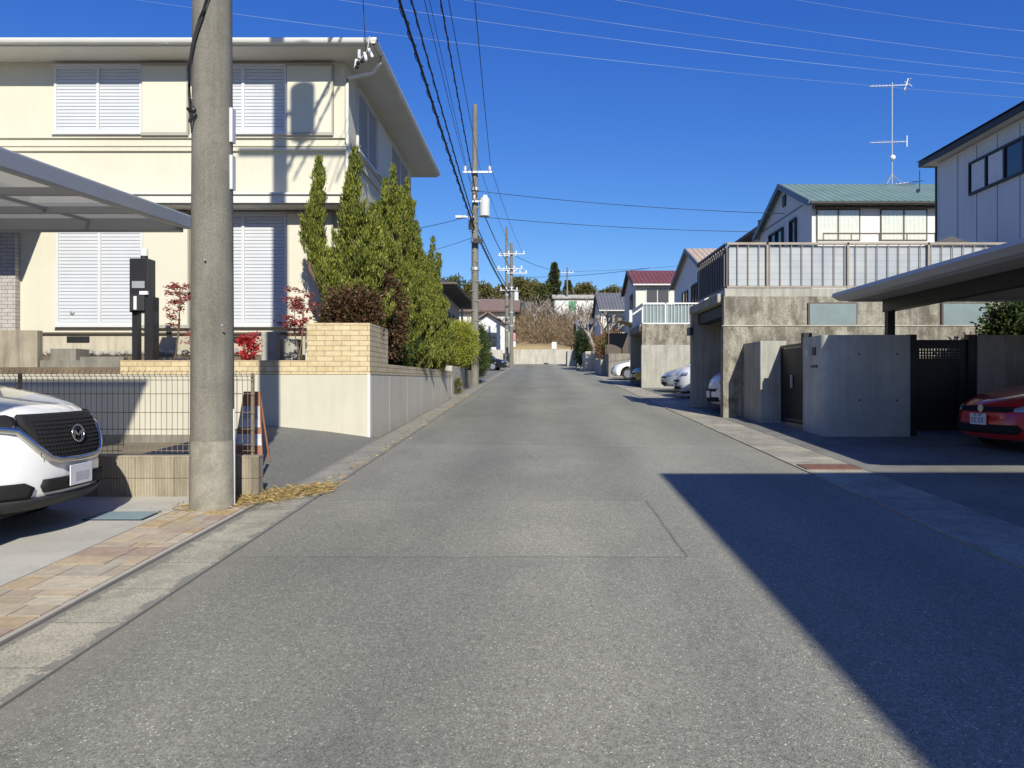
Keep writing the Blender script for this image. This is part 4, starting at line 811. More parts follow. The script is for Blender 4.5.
# ---- junipers
def fan(cx, cy, specs): return [(bx, by, bz, tx, ty, tz, rd, n) for bx, by, bz, tx, ty, tz, rd, n in specs]
juniper('dark juniper at the wall corner with a thin leaning left spire', (-3.45, 14.6, 1.7), [
    (-.15, -.1, .7, -.90, -.1, 4.35, .17, 7000), (-.1, -.1, .4, -.52, -.1, 3.4, .20, 6000), (-.86, -.1, 1.9, -.68, -.1, 5.6, .10, 6000), (-.12, 0, .9, -.04, .1, 5.85, .26, 18000), (-.1, .2, .5, -.20, .3, 4.7, .26, 9000), (.18, .1, .5, .22, .3, 4.8, .28, 10000), (-.3, 0, .5, -.38, 0, 3.7, .24, 6000)])
juniper('broad bright juniper with tall twin tips beside the cream house', (-3.45, 16.9, 1.75), [
    (0, 0, .5, .06, .3, 5.7, .34, 14000), (.25, -.3, .2, .32, -.2, 6.05, .30, 12000), (-.3, .2, .4, -.30, 1.0, 5.0, .30, 9000), (.25, -.8, .2, .30, -1.0, 4.6, .30, 9000), (-.1, -.9, .3, -.15, -1.0, 4.3, .30, 7000)])
juniper('bushy green juniper third along the rendered wall', (-3.4, 19.5, 1.75), [
    (0, 0, .2, .05, .3, 6.6, .36, 12000), (.2, -.4, .0, .30, -.6, 5.4, .34, 10000), (.2, .6, 0, .15, 1.0, 5.6, .36, 9000), (.25, -.9, -.1, .35, -1.0, 4.4, .36, 9000)])
juniper('low juniper farthest along the wall next to the golden bush', (-3.2, 22.5, 1.75), [
    (0, 0, 0, .10, .2, 5.6, .34, 9000), (.2, .3, -.1, .22, .5, 4.3, .38, 9000), (0, 1.2, -.1, .18, 1.6, 3.7, .42, 7000), (.1, -.8, -.1, .15, -.9, 4.3, .36, 8000)])
def bush(name, label, base, c, rad, m, nc, per, cr, ls, cat='bush', group=None, shell=.5, stems=5):
    t = thing(name, label, cat, base, 0, group); mb = MB(); b = Vector(base)
    for i in range(stems):
        a = 6.28*i/stems; mb.tube([b+Vector((math.cos(a)*.08, math.sin(a)*.08, -.05)), (c[0]+math.cos(a)*rad[0]*.5, c[1]+math.sin(a)*rad[1]*.5, c[2]), (c[0]+math.cos(a)*rad[0]*.7, c[1]+math.sin(a)*rad[1]*.7, c[2]+rad[2]*.5)], [.03*max(.4, rad[0]), .02*max(.4, rad[0]), .006], 5)
    mb.build('stem', 'bark', t); P, D = clumps(c, rad, nc, per, cr, shell); leaves(P, D, ls, ls*.5, 'foliage', m, t); return t
bush('photinia_shrub', 'reddish brown photinia filling the space under the corner juniper', (-3.40, 14.1, 1.75), (-3.42, 14.15, 2.62), (.56, .42, .62), 'photinia', 420, 26, .07, .07)
bush('photinia_shrub', 'second reddish photinia between the bright junipers', (-3.2, 15.8, 1.75), (-3.18, 15.8, 2.85), (.42, .95, .85), 'photinia', 560, 26, .07, .07)
bush('evergreen_shrub', 'dark leafy shrub hanging over the low brick course', (-3.3, 18.9, 1.75), (-3.25, 18.8, 2.35), (.42, 1.5, .6), 'green', 420, 26, .07, .07)
bush('golden_bush', 'rounded golden green bush above the block wall', (-3.0, 29, 1.9), (-2.95, 28.6, 2.85), (.72, 1.1, .84), 'golden', 800, 26, .06, .06, shell=.8)
bush('clipped_hedge', 'tall dark clipped hedge beside the utility pole', (-2.75, 34.5, 1.9), (-2.75, 35, 2.85), (.55, 2.6, 1.15), 'green', 900, 22, .07, .07, shell=.75, cat='hedge')
twig_tree('red_maple', 'small red leaved maple beside the black letterbox post', (-6.45, 13.75, 1.75), 1.45, 'redleaf', 1000, .34, .055, 2)
twig_tree('red_maple', 'red leaved maple sapling between shutters and yellow brick corner', (-4.25, 13.7, 1.75), 1.35, 'redleaf', 1200, .38, .06, 3)
twig_tree('red_maple', 'low reddish sapling left of the concrete pole', (-6.15, 13.9, 1.75), .7, 'redleaf', 400, .35, .05, 3)
bush('nandina_shrub', 'bright red nandina shrub just right of the concrete pole', (-5.05, 13.5, 1.7), (-5.08, 13.5, 2.08), (.16, .15, .30), 'nandina', 60, 14, .03, .06, stems=3)
bush('heather_pot', 'low grey green plant by the letterbox base', (-6.0, 13.6, 1.75), (-6.0, 13.6, 1.92), (.15, .12, .2), 'green', 30, 14, .03, .05, stems=3)
mb = MB(); [mb.ball((-6.55+i*.11, 13.5, 1.84), .055, 8, 5) for i in range(4)]; recentre(tag(mb.build('flower_pots', 'plastic'), 'row of dark round pots at the letterbox foot', 'pots'), (-6.4, 13.5, 1.8))
o = MB().box(-4.30, -3.98, 14.2, 14.5, 1.75, 2.35).build('garden_bin', 'pvc', bevel=.03); recentre(tag(o, 'pale grey plastic bin behind the yellow brick wall', 'bin'), (-4.1, 14.3, 1.75))
o = MB().box(-5.0, -4.55, 14.6, 14.9, 1.75, 2.28).box(-5.15, -4.85, 14.3, 14.5, 1.75, 2.4).build('stone_block', 'oldconc2', bevel=.03); recentre(tag(o, 'rough concrete blocks in the garden behind the concrete pole', 'blocks'), (-4.8, 14.6, 1.75))
rng2 = random.Random(4); mb = MB()
for i in range(26): x = -10+i*.16; mb.ball((x, 15.25+rng2.uniform(-.06, .06), 2.02+rng2.uniform(0, .04)), rng2.uniform(.07, .1), 7, 5, .7)
o = mb.build('rock_edging', 'oldconc2'); o['kind'] = 'stuff'; tag(o, 'row of rounded stones along the cream house foundation', 'stones')

# ---- hill vegetation
def hillpts(n, x0, x1, y0, y1): x = rng.uniform(x0, x1, n); y = rng.uniform(y0, y1, n); z = np.array([hz(a, b) for a, b in zip(x, y)]); return np.stack([x, y, z], 1)
def scrub(n, x0, x1, y0, y1, per, hgt, m, name, ls, label):
    c = hillpts(n, x0, x1, y0, y1); u = rng.random((n, per, 1)); d = rng.normal(size=(n, per, 3))*np.array([.75, .75, .25])+np.array([0, 0, 1.0])
    P = c[:, None, :]+d*u*hgt*rng.uniform(.5, 1.2, (n, 1, 1)); o = leaves(P.reshape(-1, 3), (d+rng.normal(size=d.shape)*.4).reshape(-1, 3), ls, ls*.10, name, m, None); return tag(o, label, 'scrub', kind='stuff')
scrub(800, -12, 26, 88, 104, 60, 1.9, 'scrub', 'dry_scrub', .7, 'brown dried undergrowth covering the lower hillside')
scrub(700, -20, 34, 98, 128, 60, 2.6, 'scrub_grey', 'bare_thicket', 1.1, 'grey leafless thicket over the upper hillside')
def far_tree(label, x, y, h, w, m, kind='round', zb=None):
    h = h*1.35 if kind == 'round' else h; z0 = hz(x, y) if zb is None else zb; t = thing('conifer_tree' if kind == 'cone' else 'hill_tree', label, 'tree', (x, y, z0), 0, 'trees along the hill ridge'); mb = MB()
    mb.tube([(x, y, z0-.5), (x+.1, y, z0+h*.5), (x, y, z0+h*.85)], [h*.03, h*.02, h*.005], 6); mb.build('trunk', 'bark', t)
    if kind == 'cone':
        n = int(380*h); tt = rng.random(n)**.8; a = rng.random(n)*6.283; layer = .75+.25*np.sin(tt*40+np.sin(a*3)*2); r = w*(1-tt)**.8*layer*rng.random(n)**.4*(.8+.3*np.sin(a*3+tt*9))
        P = np.stack([x+np.cos(a)*r, y+np.sin(a)*r, z0+h*(.1+.9*tt)], 1); D = np.stack([np.cos(a), np.sin(a), .2+rng.normal(size=n)*.3], 1)
    else:
        Ps = []; Ds = []
        for i in range(7):
            a = random.random()*6.28; k = random.uniform(0, .55); P, D = clumps((x+math.cos(a)*w*k, y+math.sin(a)*w*k, z0+h*random.uniform(.45, .82)), (w*.5, w*.5, h*.22), 60, 14, .22, .5); Ps.append(P); Ds.append(D)
        P = np.concatenate(Ps); D = np.concatenate(Ds)
    leaves(P, D, .5, .22, 'crown', m, t); return t
far_tree('tall pointed evergreen standing highest on the ridge', 2.6, 124, 9.0, 2.5, 'conifer', 'cone', 11.3)
far_tree('shorter pointed evergreen just right of the tallest one', 4.9, 126, 6.2, 2.0, 'conifer', 'cone', 11.5)
far_tree('dark evergreen on the ridge above the bare pruned tree', 10.5, 128, 5.0, 2.6, 'conifer', 'cone', 11.3)
desc = ['bushy ridge tree far left behind the tiled bungalow', 'olive ridge tree behind the main utility pole', 'round ridge tree left of the far poles', 'low olive tree directly behind the far poles', 'brownish ridge tree left of the tall evergreen', 'wide green tree at the foot of the tall evergreen', 'green ridge tree right of the evergreens', 'olive ridge tree left of the maroon roof', 'dark ridge tree behind the maroon roof', 'ridge tree behind the beige roof', 'ridge tree behind the green tiled roof', 'leafy ridge tree further left behind the junipers']
for i, (x, h_, w_, m_) in enumerate([(-15, 6, 3.5, 'conifer'), (-10, 5, 3.3, 'olive'), (-6.2, 4.6, 2.6, 'olive'), (-3.4, 5.4, 2.8, 'olive'), (-.6, 4.6, 2.6, 'olive'), (1.2, 4.2, 3.0, 'conifer'), (7.4, 4.2, 2.6, 'olive'), (14, 4.5, 3.5, 'olive'), (19, 6, 4, 'conifer'), (25, 6, 4, 'olive'), (33, 6, 4, 'conifer'), (-21, 6, 4, 'conifer')]):
    far_tree(desc[i], x, 127+random.uniform(-3, 3), h_, w_, m_)
gh = thing('white_shed', 'long low pale roofed shed high on the brown hillside', 'shed', (5.5, 109, 9)); MB().box(2.3, 8.6, 107.5, 111, 8, 12.9).build('wall', 'white', gh)
mb = MB(); mb.slab([(2.0, 107.1, 12.95), (8.9, 107.1, 12.95), (8.9, 109.3, 13.6), (2.0, 109.3, 13.6)], .12); mb.slab([(2.0, 109.3, 13.6), (8.9, 109.3, 13.6), (8.9, 111.4, 12.95), (2.0, 111.4, 12.95)], .12); mb.build('roof', 'farconc', gh); MB().box(4.3, 5.3, 107.4, 107.49, 11.2, 12.5).build('green_net', 'net_green', gh)

def bare_tree(name, label, base, h, r0, seed, spread=1.0, depth=4, m='bark_pale', knob=True, cat='tree'):
    rd = random.Random(seed); t = thing(name, label, cat, base); mb = MB()
    def grow(p, d, L, r, k):
        q = p+d*L*.5+Vector((rd.gauss(0, .05), rd.gauss(0, .05), 0))*L; e = p+d*L
        mb.tube([p, q, e], [r, r*.85, r*.7], 6 if k > 1 else 4)
        if k == 0:
            return
        for i in range(rd.choice([2, 3, 3])):
            a = rd.random()*6.28; nd = (d+Vector((math.cos(a), math.sin(a), rd.uniform(-.1, .5)))*.75*spread).normalized(); grow(e, nd, L*rd.uniform(.55, .8), r*.62, k-1)
    grow(Vector(base)-Vector((0, 0, .2)), Vector((.05, 0, 1)), h*.32, r0, depth); mb.build('trunk', m, t); return t
bare_tree('pruned_tree', 'pale bare pruned tree with knobbly limbs among the far right walls', (4.1, 57, G(57)), 5.6, .22, 3, .9, 4)
bare_tree('pruned_tree', 'second bare tree nearer the maroon roofed house', (5.0, 60, G(60)), 5.8, .2, 9, .8, 4)
for i_, (x_, y_, h_) in enumerate([(-.6, 96, 5), (2.0, 99, 5.5), (4.6, 95, 4.6), (7.2, 97, 5.2), (-2.0, 104, 5), (9.5, 100, 5.5)]):
    bare_tree('bare_tree', ['grey bare tree low on the brown hillside behind the far poles', 'grey bare tree above the middle of the junction wall', 'grey bare tree on the hillside below the slender pole', 'grey bare tree on the hillside above the far right walls', 'bare tree high on the hillside left of the others', 'bare tree high on the hillside, rightmost'][i_], (x_, y_, hz(x_, y_)), h_, .14, 20+i_, 1.0, 5, 'bark_pale')
bush('ivy_mound', 'dark ivy covered wall end by the far right verge', (3.3, 62, G(62)), (3.55, 61, 4.1), (.6, 1.8, 1.6), 'green', 300, 22, .14, .16)
bush('rusty_hedge', 'rust coloured hedge behind the pale concrete wall', (4.6, 52.5, G(52)), (5.0, 52.8, 3.9), (1.2, 1.0, .9), 'rustbush', 260, 20, .14, .14, cat='hedge')
bush('garden_shrub', 'green shrub beside the smoky cycle shelter', (4.6, 48.5, G(48)), (4.9, 48.8, 3.6), (.9, .8, .8), 'olive', 200, 20, .12, .12)
bush('carport_shrub', 'dark shrub under the carport roof at the right edge', (10.6, 15.4, .6), (10.2, 15.5, 2.5), (1.15, .8, .75), 'green', 700, 24, .09, .10)
bush('verge_shrub', 'small dry bush at the foot of the low block wall', (-2.8, 26.6, G(26.6)), (-2.78, 26.6, G(26.6)+.3), (.14, .5, .3), 'olive', 50, 14, .05, .07)
bush('dark_shrub', 'shady shrub row behind the parked black car', (-3.7, 46, G(46)), (-3.9, 46, 3.0), (.9, 3.4, 1.3), 'green', 320, 22, .14, .14)

# ------------------------------------------------------------------ utility poles
p1 = thing('utility_pole', 'thick speckled concrete utility pole in the left foreground', 'utility pole', (-3.07, 7.26, G(7.26)))
z0 = G(7.26); mb = MB(); mb.tube([(-3.07, 7.26, z0+.66+i*(13.2-.66)/12) for i in range(13)], [.195-.0052*i for i in range(13)], 40); mb.build('shaft', 'pole', p1, smooth=40)
mb = MB(); mb.tube([(-3.07, 7.26, z0-.1), (-3.07, 7.26, z0+.4), (-3.07, 7.26, z0+.659)], [.203, .2, .1975], 40); mb.build('lower_band', 'pole_dust', p1, smooth=40)
def rod(x, z, a): return [(-3.07+math.cos(a)*.19, 7.26+math.sin(a)*.19, z), (-3.07+math.cos(a)*.33, 7.26+math.sin(a)*.33, z)]
mb = MB(); q = (-3.07-.17, 7.26-.10, 1.5+267*7.2/F); mb.tube([q, (q[0]+.02, q[1]-.09, q[2]-.005), (q[0]+.09, q[1]-.12, q[2]-.02)], .012, 6); mb.ball((q[0]+.09, q[1]-.12, q[2]-.03), .028, 8, 6); mb.tube([(q[0]+.09, q[1]-.12, q[2]-.03), (q[0]+.05, q[1]-.12, q[2]-.14)], .012, 6); mb.build('step_bolt', 'black', p1)
for z in (1.5+253*7.26/F, 1.5+206*7.26/F): MB().box(-3.07+.175, -3.07+.205, 7.22, 7.30, z-.15, z+.17).build('cable_guard', 'alu', p1)
mb = MB()
for da, dz, rr in ((0, 0, .013), (.16, .03, .009)): mb.tube([(-3.07+.203*math.cos(a+da), 7.26+.203*math.sin(a+da), z+dz) for z, a in [(5.6, -.8), (5.3, -1.05), (5.05, -1.35), (4.8, -1.75), (4.6, -2.15), (4.4, -2.55), (4.2, -2.9), (4.0, -3.2), (3.8, -3.4)]], rr, 6)
mb.build('earth_cable', 'cable', p1, smooth=60)
mb = MB(); mb.tube([(-3.07+.19, 7.28, z0-.05), (-3.07+.19, 7.28, z0+.95)], .018, 8); mb.build('conduit', 'pvc', p1, smooth=50)
mb = MB(); [mb.ball((-3.07+dx, 7.05, zz), .012, 6, 4) for dx, zz in ((-.1, 4.08), (.02, 2.6), (.18, 2.0))]; mb.build('bolt', 'steel', p1)
mb = MB(); mb.tube([(-2.62, 7.26, 11.95), (-2.62, 7.26, 12.8)], .24, 20); mb.tube([(-3.07, 7.26, 12.3), (-2.6, 7.26, 12.3)], .05, 8); mb.build('transformer', 'trafo', p1, smooth=40)
mb = MB()
for z in (13.2, 11.6): mb.box(-3.9, -1.4, 7.2, 7.28, z-.04, z+.04)
mb.build('crossarm', 'steel', p1)
for x in (-3.8, -3.4, -2.2, -1.5): MB().tube([(x, 7.24, 13.24), (x, 7.24, 13.46)], .05, 8).build('insulator', 'insul', p1)

def pole(label, x, y, zt, r, arms, trafo=True, lamp=False, grp='utility poles up the street'):
    t = thing('utility_pole', label, 'utility pole', (x, y, G(y)), 0, grp)
    mb = MB(); mb.tube([(x, y, G(y)-.3), (x, y, (G(y)+zt)/2), (x, y, zt)], [r, r*.86, r*.6], 14); mb.build('shaft', 'pole', t, smooth=40)
    for (z, xa, xb) in arms:
        mb = MB(); mb.box(x+xa, x+xb, y-r-.09, y-r-.01, z-.04, z+.04); a = mb.build('crossarm', 'steel', t)
        n = 4 if xb-xa > 1.4 else 2
        for i in range(n): xx = x+xa+.1+(xb-xa-.2)*i/(n-1); MB().tube([(xx, y-r-.05, z+.04), (xx, y-r-.05, z+.12), (xx, y-r-.05, z+.26)], [.03, .06, .04], 7).build('insulator', 'insul', a)
    if trafo:
        o = MB().tube([(x+.42, y-.1, 8.5), (x+.42, y-.1, 9.25)], .22, 14).tube([(x+.42, y-.1, 9.25), (x+.42, y-.1, 9.4)], [.12, .06], 10).tube([(x, y, 8.9), (x+.3, y-.05, 8.9)], .05, 6).build('transformer', 'trafo', t, smooth=40)
    mb = MB(); [mb.tube([(x, y, z), (x, y, z+.12)], r*1.05+.015, 12) for z in (6.2, 7.4, 9.6)]; mb.build('clamp_band', 'steel', t)
    return t
pm = pole('tall weathered utility pole with transformer beside the dark hedge', -2.7, 33, 13.3, .17, [(10.35, -.5, .75), (9.1, -.1, .6)])
mb = MB(); mb.box(-3.35, -2.7, 32.7, 32.78, 8.4, 8.46); mb.box(-3.5, -3.05, 32.62, 32.82, 8.38, 8.48); mb.build('street_light', 'alu', pm)
mb = MB(); mb.box(-2.75, -2.35, 32.6, 32.75, 7.3, 7.5); mb.box(-2.95, -2.8, 32.65, 32.8, 7.9, 8.3); mb.build('junction_box', 'plastic', pm)
mb = MB(); [mb.tube([(-2.7+(-.22 if i % 2 else .0), 32.82, 3.2+i*.42), (-2.7+(.0 if i % 2 else .25), 32.82, 3.2+i*.42)], .012, 5) for i in range(16)]; mb.build('step_bolt', 'steel', pm)
pa = pole('far pale utility pole carrying many crossarms near the junction', -2.35, 68, 13.6, .2, [(12.6, -1.0, 1.2), (11.3, -1.2, 1.0), (10.9, -.4, 1.4), (9.4, -1.0, .6)], True)
pb = pole('darker taller pole directly behind the far crossarm pole', -3.0, 74, 16.2, .2, [(13.4, -.8, .9), (12.0, -1.0, 1.0)], False)
pc = pole('slender concrete pole standing on the brown hillside', 4.1, 108, 17.3, .18, [(16.5, -.9, .9)], False)
MB().box(3.9, 4.5, 107.7, 107.8, 12.6, 13.1).build('marker_plate', 'steel', pc)
# ---- wires
def wire(label, pts, r, m='cable', sag=0.0, name='overhead_cable', grp='street cables', spiral=False):
    mb = MB(); P = []
    for (a, b) in zip(pts, pts[1:]):
        a = Vector(a); b = Vector(b); L = (b-a).length
        for i in range(25):
            t = i/24
            if P and i == 0: continue
            p = a.lerp(b, t); p.z -= sag*4*t*(1-t)*L/30; P.append(p)
    mb.tube(P, r, 6, True)
    if spiral:
        Q = []; d = 0
        for a, b in zip(P, P[1:]):
            n = max(1, int((b-a).length/.12))
            for i in range(n): q = a.lerp(b, i/n); d += .9; Q.append(q+Vector((math.cos(d)*r*1.7, 0, math.sin(d)*r*1.7)))
        mb.tube(Q, r*.35, 4, False)
    o = mb.build(name, m, None, smooth=60); recentre(o, P[0]); return tag(o, label, 'cable', grp)
PY = 33
def thru(px_top, d_top, end, r, label, spiral=False, ext=7.26, sag=.25, far=None):
    # line from the near pole through the point seen at the frame top to the main pole
    zt = 1.5+VY/F*d_top; xt = (px_top-VX)*d_top/F; e = Vector(end); a = Vector((xt, d_top, zt+sag*.6)); st = a+(a-e)*((d_top-ext)/(e.y-d_top))
    pts = [tuple(st), tuple(e)]+([far] if far else []); wire(label, pts, r, 'cable', sag, spiral=spiral)
thru(400, 16.6, (-2.72, 32.8, 8.0), .034, 'thickest black spiral wrapped cable, leftmost over the street', True, far=(-2.4, 67.8, 8.9))
thru(412, 17.0, (-2.76, 32.8, 8.4), .020, 'black cable just right of the thickest one', True, far=(-2.4, 67.8, 9.3))
thru(425, 17.8, (-3.1, 32.8, 10.6), .009, 'thin wire ending at the left tip of the main pole crossarm', far=(-3.2, 67.8, 12.8))
thru(441, 17.6, (-2.62, 32.8, 9.35), .018, 'medium black cable running to the transformer', True, far=(-2.3, 67.8, 11.2))
thru(449, 17.9, (-2.5, 32.8, 10.6), .010, 'thin wire meeting the main pole crossarm in the middle', far=(-2.2, 67.8, 12.8))
thru(475, 18.3, (-2.02, 32.8, 10.6), .011, 'thin wire ending at the right tip of the main pole crossarm', far=(-1.4, 67.8, 12.8))
thru(430, 17.2, (-2.65, 32.8, 8.9), .007, 'faint wire crossing between the thick cables')
def P3(px, py, d): return ((px-VX)*d/F, d, 1.5+(VY-py)*d/F)
wire('drop wire hanging down to the cream house eave corner', [P3(360, -60, 14.0), P3(366, 56, 14.6)], .008, sag=0, name='drop_wire')
wire('upper service wire from main pole to the green roofed house', [(-2.6, 33, 9.6), P3(800, 214, 31)], .012, sag=.35)
wire('lower service wire from main pole to the right hand houses', [(-2.6, 33, 8.5), P3(775, 232, 36)], .012, sag=.3)
wire('service wire from far pole to the maroon roofed house', [(-2.3, 68, 10.6), P3(650, 268, 55)], .018, sag=.4)
wire('wire from far pole to the hillside pole', [(-2.3, 68, 12.6), (4.1, 108, 16.7)], .022, sag=.3)
wire('wire from hillside pole off to the right', [(4.1, 108, 16.7), (30, 100, 17.5)], .02, sag=.4)
wire('service wire running left from the street light', [(-3.0, 33, 8.5), P3(400, 232, 27)], .012, sag=.15)
wire('second service wire running left below the street light', [(-2.8, 33, 7.6), P3(395, 262, 30)], .010, sag=.15)
for i, (ax, ay, bx, by) in enumerate([(-60, -30, 1100, 103), (170, -28, 1100, 90), (300, -28, 1120, 82), (540, -14, 1100, 66), (740, -10, 1100, 38)]):
    wire(['lowest', 'second lowest', 'middle', 'second highest', 'highest'][i]+' pale transmission line crossing the blue sky', [P3(ax, ay, 150), P3(bx, by, 165)], .024, 'cable_pale', .35, name='transmission_line', grp='transmission lines across the sky')
# pylons holding the transmission lines outside the frame
def pylon(label, x, y, zt):
    t = thing('pylon', label, 'pylon', (x, y, 0)); mb = MB()
    for sx in (-1, 1):
        for sy in (-1, 1): mb.tube([(x+sx*3.5, y+sy*3.5, 0), (x+sx*.6, y+sy*.6, zt)], .12, 5)
    for k in range(8):
        u = k/8; w = 3.5-2.9*u; mb.tube([(x-w, y-w, zt*u), (x+w, y-w, zt*(u+.12))], .06, 4); mb.tube([(x+w, y-w, zt*u), (x-w, y-w, zt*(u+.12))], .06, 4)
    mb.build('lattice', 'steel', t)
    for z in (.8, .9, .98): MB().tube([(x-5, y, zt*z), (x+5, y, zt*z)], .12, 5).build('cross_arm', 'steel', t)
pylon('steel lattice pylon outside the view to the left', -118, 150, 84); pylon('steel lattice pylon outside the view to the right', 124, 165, 80)

# ------------------------------------------------------------------ cars
def car(label, loc, rz, L, W, H, fp, paint_m, suv=False, A=.42, det=True, name='parked_car', grp=None, logo=None, ax=(.92, -3.6), belt=None):
    t = thing(name, label, 'car', loc, rz, grp); t.rotation_euler = (-math.asin(SL)*0, 0, rz)
    fz = [p[1] for p in fp]; wr = .36 if suv else .32
    bz = belt or fp[-1][1]; rear = [(-L*.62, bz+.02), (-L+.12, bz-.02), (-L+.02, bz-.25), (-L, .5), (-L+.06, .27)]
    prof = fp+rear; V = [-1, -.97, -.92, -.82, -.66, -.45, -.22, 0, .22, .45, .66, .82, .92, .97, 1]
    def plan(x, v):
        wf = max(0, min(1, (x+1.3)/1.1)); wb = max(0, min(1, (-x-L+.9)/.8)); return -A*abs(v)**3.0*wf*wf+.3*abs(v)**3*wb
    hoodz = max(fz)
    def pt(x, z, v):
        k = max(0, min(1, (z-.75)/(hoodz-.75))) if hoodz > .75 else 0; e = max(0, abs(v)-.6)/.4
        return (x+plan(x, v), W/2*v*(1-.02*k), z-.085*k*abs(v)**4)
    mb = MB(); nv = len(V); n = len(prof)
    # refine the profile
    pr = [];
    for (a, b) in zip(prof, prof[1:]): pr += [a, ((a[0]+b[0])/2, (a[1]+b[1])/2)]
    pr.append(prof[-1])
    if True:                                                       # smooth midpoints (Chaikin-like)
        sm = [pr[0]]
        for i in range(1, len(pr)-1): sm.append(((pr[i-1][0]+2*pr[i][0]+pr[i+1][0])/4, (pr[i-1][1]+2*pr[i][1]+pr[i+1][1])/4))
        sm.append(pr[-1]); pr = sm
    n = len(pr); vs = [pt(x, z, v) for x, z in pr for v in V]
    fs = [(i*nv+j, i*nv+j+1, (i+1)*nv+j+1, (i+1)*nv+j) for i in range(n-1) for j in range(nv-1)]; mb.add(vs, fs)
    for sgn, jj in ((-1, 0), (1, nv-1)):
        loop = [vs[i*nv+jj] for i in range(n)]; yv = sgn*W/2
        bot = []
        for cx in (-L+.92, -ax[0]):
            bot.append((cx-wr-.05, yv, .25)); bot += [(cx-(wr+.05)*math.cos(a), yv, .3+(wr+.05)*math.sin(a)) for a in [math.pi*k/10 for k in range(11)]]; bot.append((cx+wr+.05, yv, .25))
        poly = loop+bot; mb.add(poly, [tuple(range(len(poly)))] if sgn < 0 else [tuple(range(len(poly)))[::-1]])
    body = mb.build('body', paint_m, t, True, smooth=38)
    MB().box(-L+.15, -.25, -W/2+.12, W/2-.12, .2, .3).build('underbody', 'matt_black', t, True)
    # glasshouse
    x0, x1, x2, x3 = fp[-1][0]+.02, fp[-1][0]-.75, -L+.75, -L+.2; zb = bz-.03
    def ring(z, xa, xb, w, k=.12): return [(xa, -w+k, z), (xa-.06*0, w-k, z), (xa-.15, w, z), (xb+.15, w, z), (xb, w-k, z), (xb, -w+k, z), (xb+.15, -w, z), (xa-.15, -w, z)]
    r0 = ring(zb, x0, x3, W/2-.08); r1 = ring(H-.07, x1, x2, W/2-.27); r2 = ring(H, x1-.25, x2+.2, W/2-.42)
    g = MB().add(r0+r1, [(i, (i+1) % 8, (i+1) % 8+8, i+8) for i in range(8)]); g.build('windows', 'carglass', t, True, smooth=30)
    rf = MB().add(ring(H-.085, x1+.03, x2-.03, W/2-.26)+ring(H-.04, x1-.05, x2+.05, W/2-.29)+r2, [(i, (i+1) % 8, (i+1) % 8+8, i+8) for i in range(8)]+[(i+8, (i+1) % 8+8, (i+1) % 8+16, i+16) for i in range(8)]+[tuple(range(16, 24))]); rf.build('roof', paint_m, t, True, smooth=50)
    pm_ = MB()
    for i in (0, 1, 4, 5):
        a = Vector(r0[i]); b = Vector(r1[i]); pm_.tube([a, b], .035, 6)
    for sg in (-1, 1): pm_.tube([(-L*.52, sg*(W/2-.07), zb), (-L*.53, sg*(W/2-.25), H-.08)], .03, 6)
    pm_.build('pillars', paint_m, t, True, smooth=50)
    for sg in (-1, 1):
        mm = MB(); mm.ball((x0-.25, sg*(W/2+.08), bz+.06), .11, 10, 7, .7); mm.build('wing_mirror', paint_m, t, True, smooth=60)
    for cx in (-ax[0], -L+.92):
        for sg in (-1, 1):
            y = sg*(W/2-.12); w = MB(); w.tube([(cx, y-.11, wr-.03), (cx, y+.11, wr-.03)], wr-.03, 24); wo = w.build('wheel', 'tyre', t, True, smooth=40)
            q = MB(); yo = y+sg*.112; q.tube([(cx, yo-.004, wr-.03), (cx, yo+.004, wr-.03)], (wr-.03)*.68, 20)
            q.build('rim', 'alloy', wo, True, smooth=40)
    def Fx(y, z):
        zs = [p for p in pr if p[0] > -1.3]; x = None
        for a, b in zip(zs, zs[1:]):
            if a[1] <= z <= b[1] and b[1] > a[1]:
                x = a[0]+(b[0]-a[0])*(z-a[1])/(b[1]-a[1]); break
        if x is None: x = zs[-1][0] if z > zs[-1][1] else zs[0][0]
        return x+plan(x, 2*y/W)
    def patch(nm, rows, off, m, nc=12, thick=.03, parent=t):
        vs = []; nr = 0
        for (ra, rb) in zip(rows, rows[1:]):
            for s_ in range(3): u = s_/3; vs.append([(ra[0]+(rb[0]-ra[0])*u, ra[1]+(rb[1]-ra[1])*u, ra[2]+(rb[2]-ra[2])*u)]); nr += 1
        vs.append([rows[-1]]); nr += 1; P = []
        for (r_,) in vs:
            for i in range(nc+1): y = r_[1]+(r_[2]-r_[1])*i/nc; P.append((Fx(y, r_[0])+off, y, r_[0]))
        m_ = MB().add(P, [(i*(nc+1)+j, i*(nc+1)+j+1, (i+1)*(nc+1)+j+1, (i+1)*(nc+1)+j) for i in range(nr-1) for j in range(nc)])
        o = m_.build(nm, m, parent, True, fix=False, smooth=60); s2 = o.modifiers.new('thick', 'SOLIDIFY'); s2.thickness = thick; s2.offset = 0; return o
    return t, patch, Fx
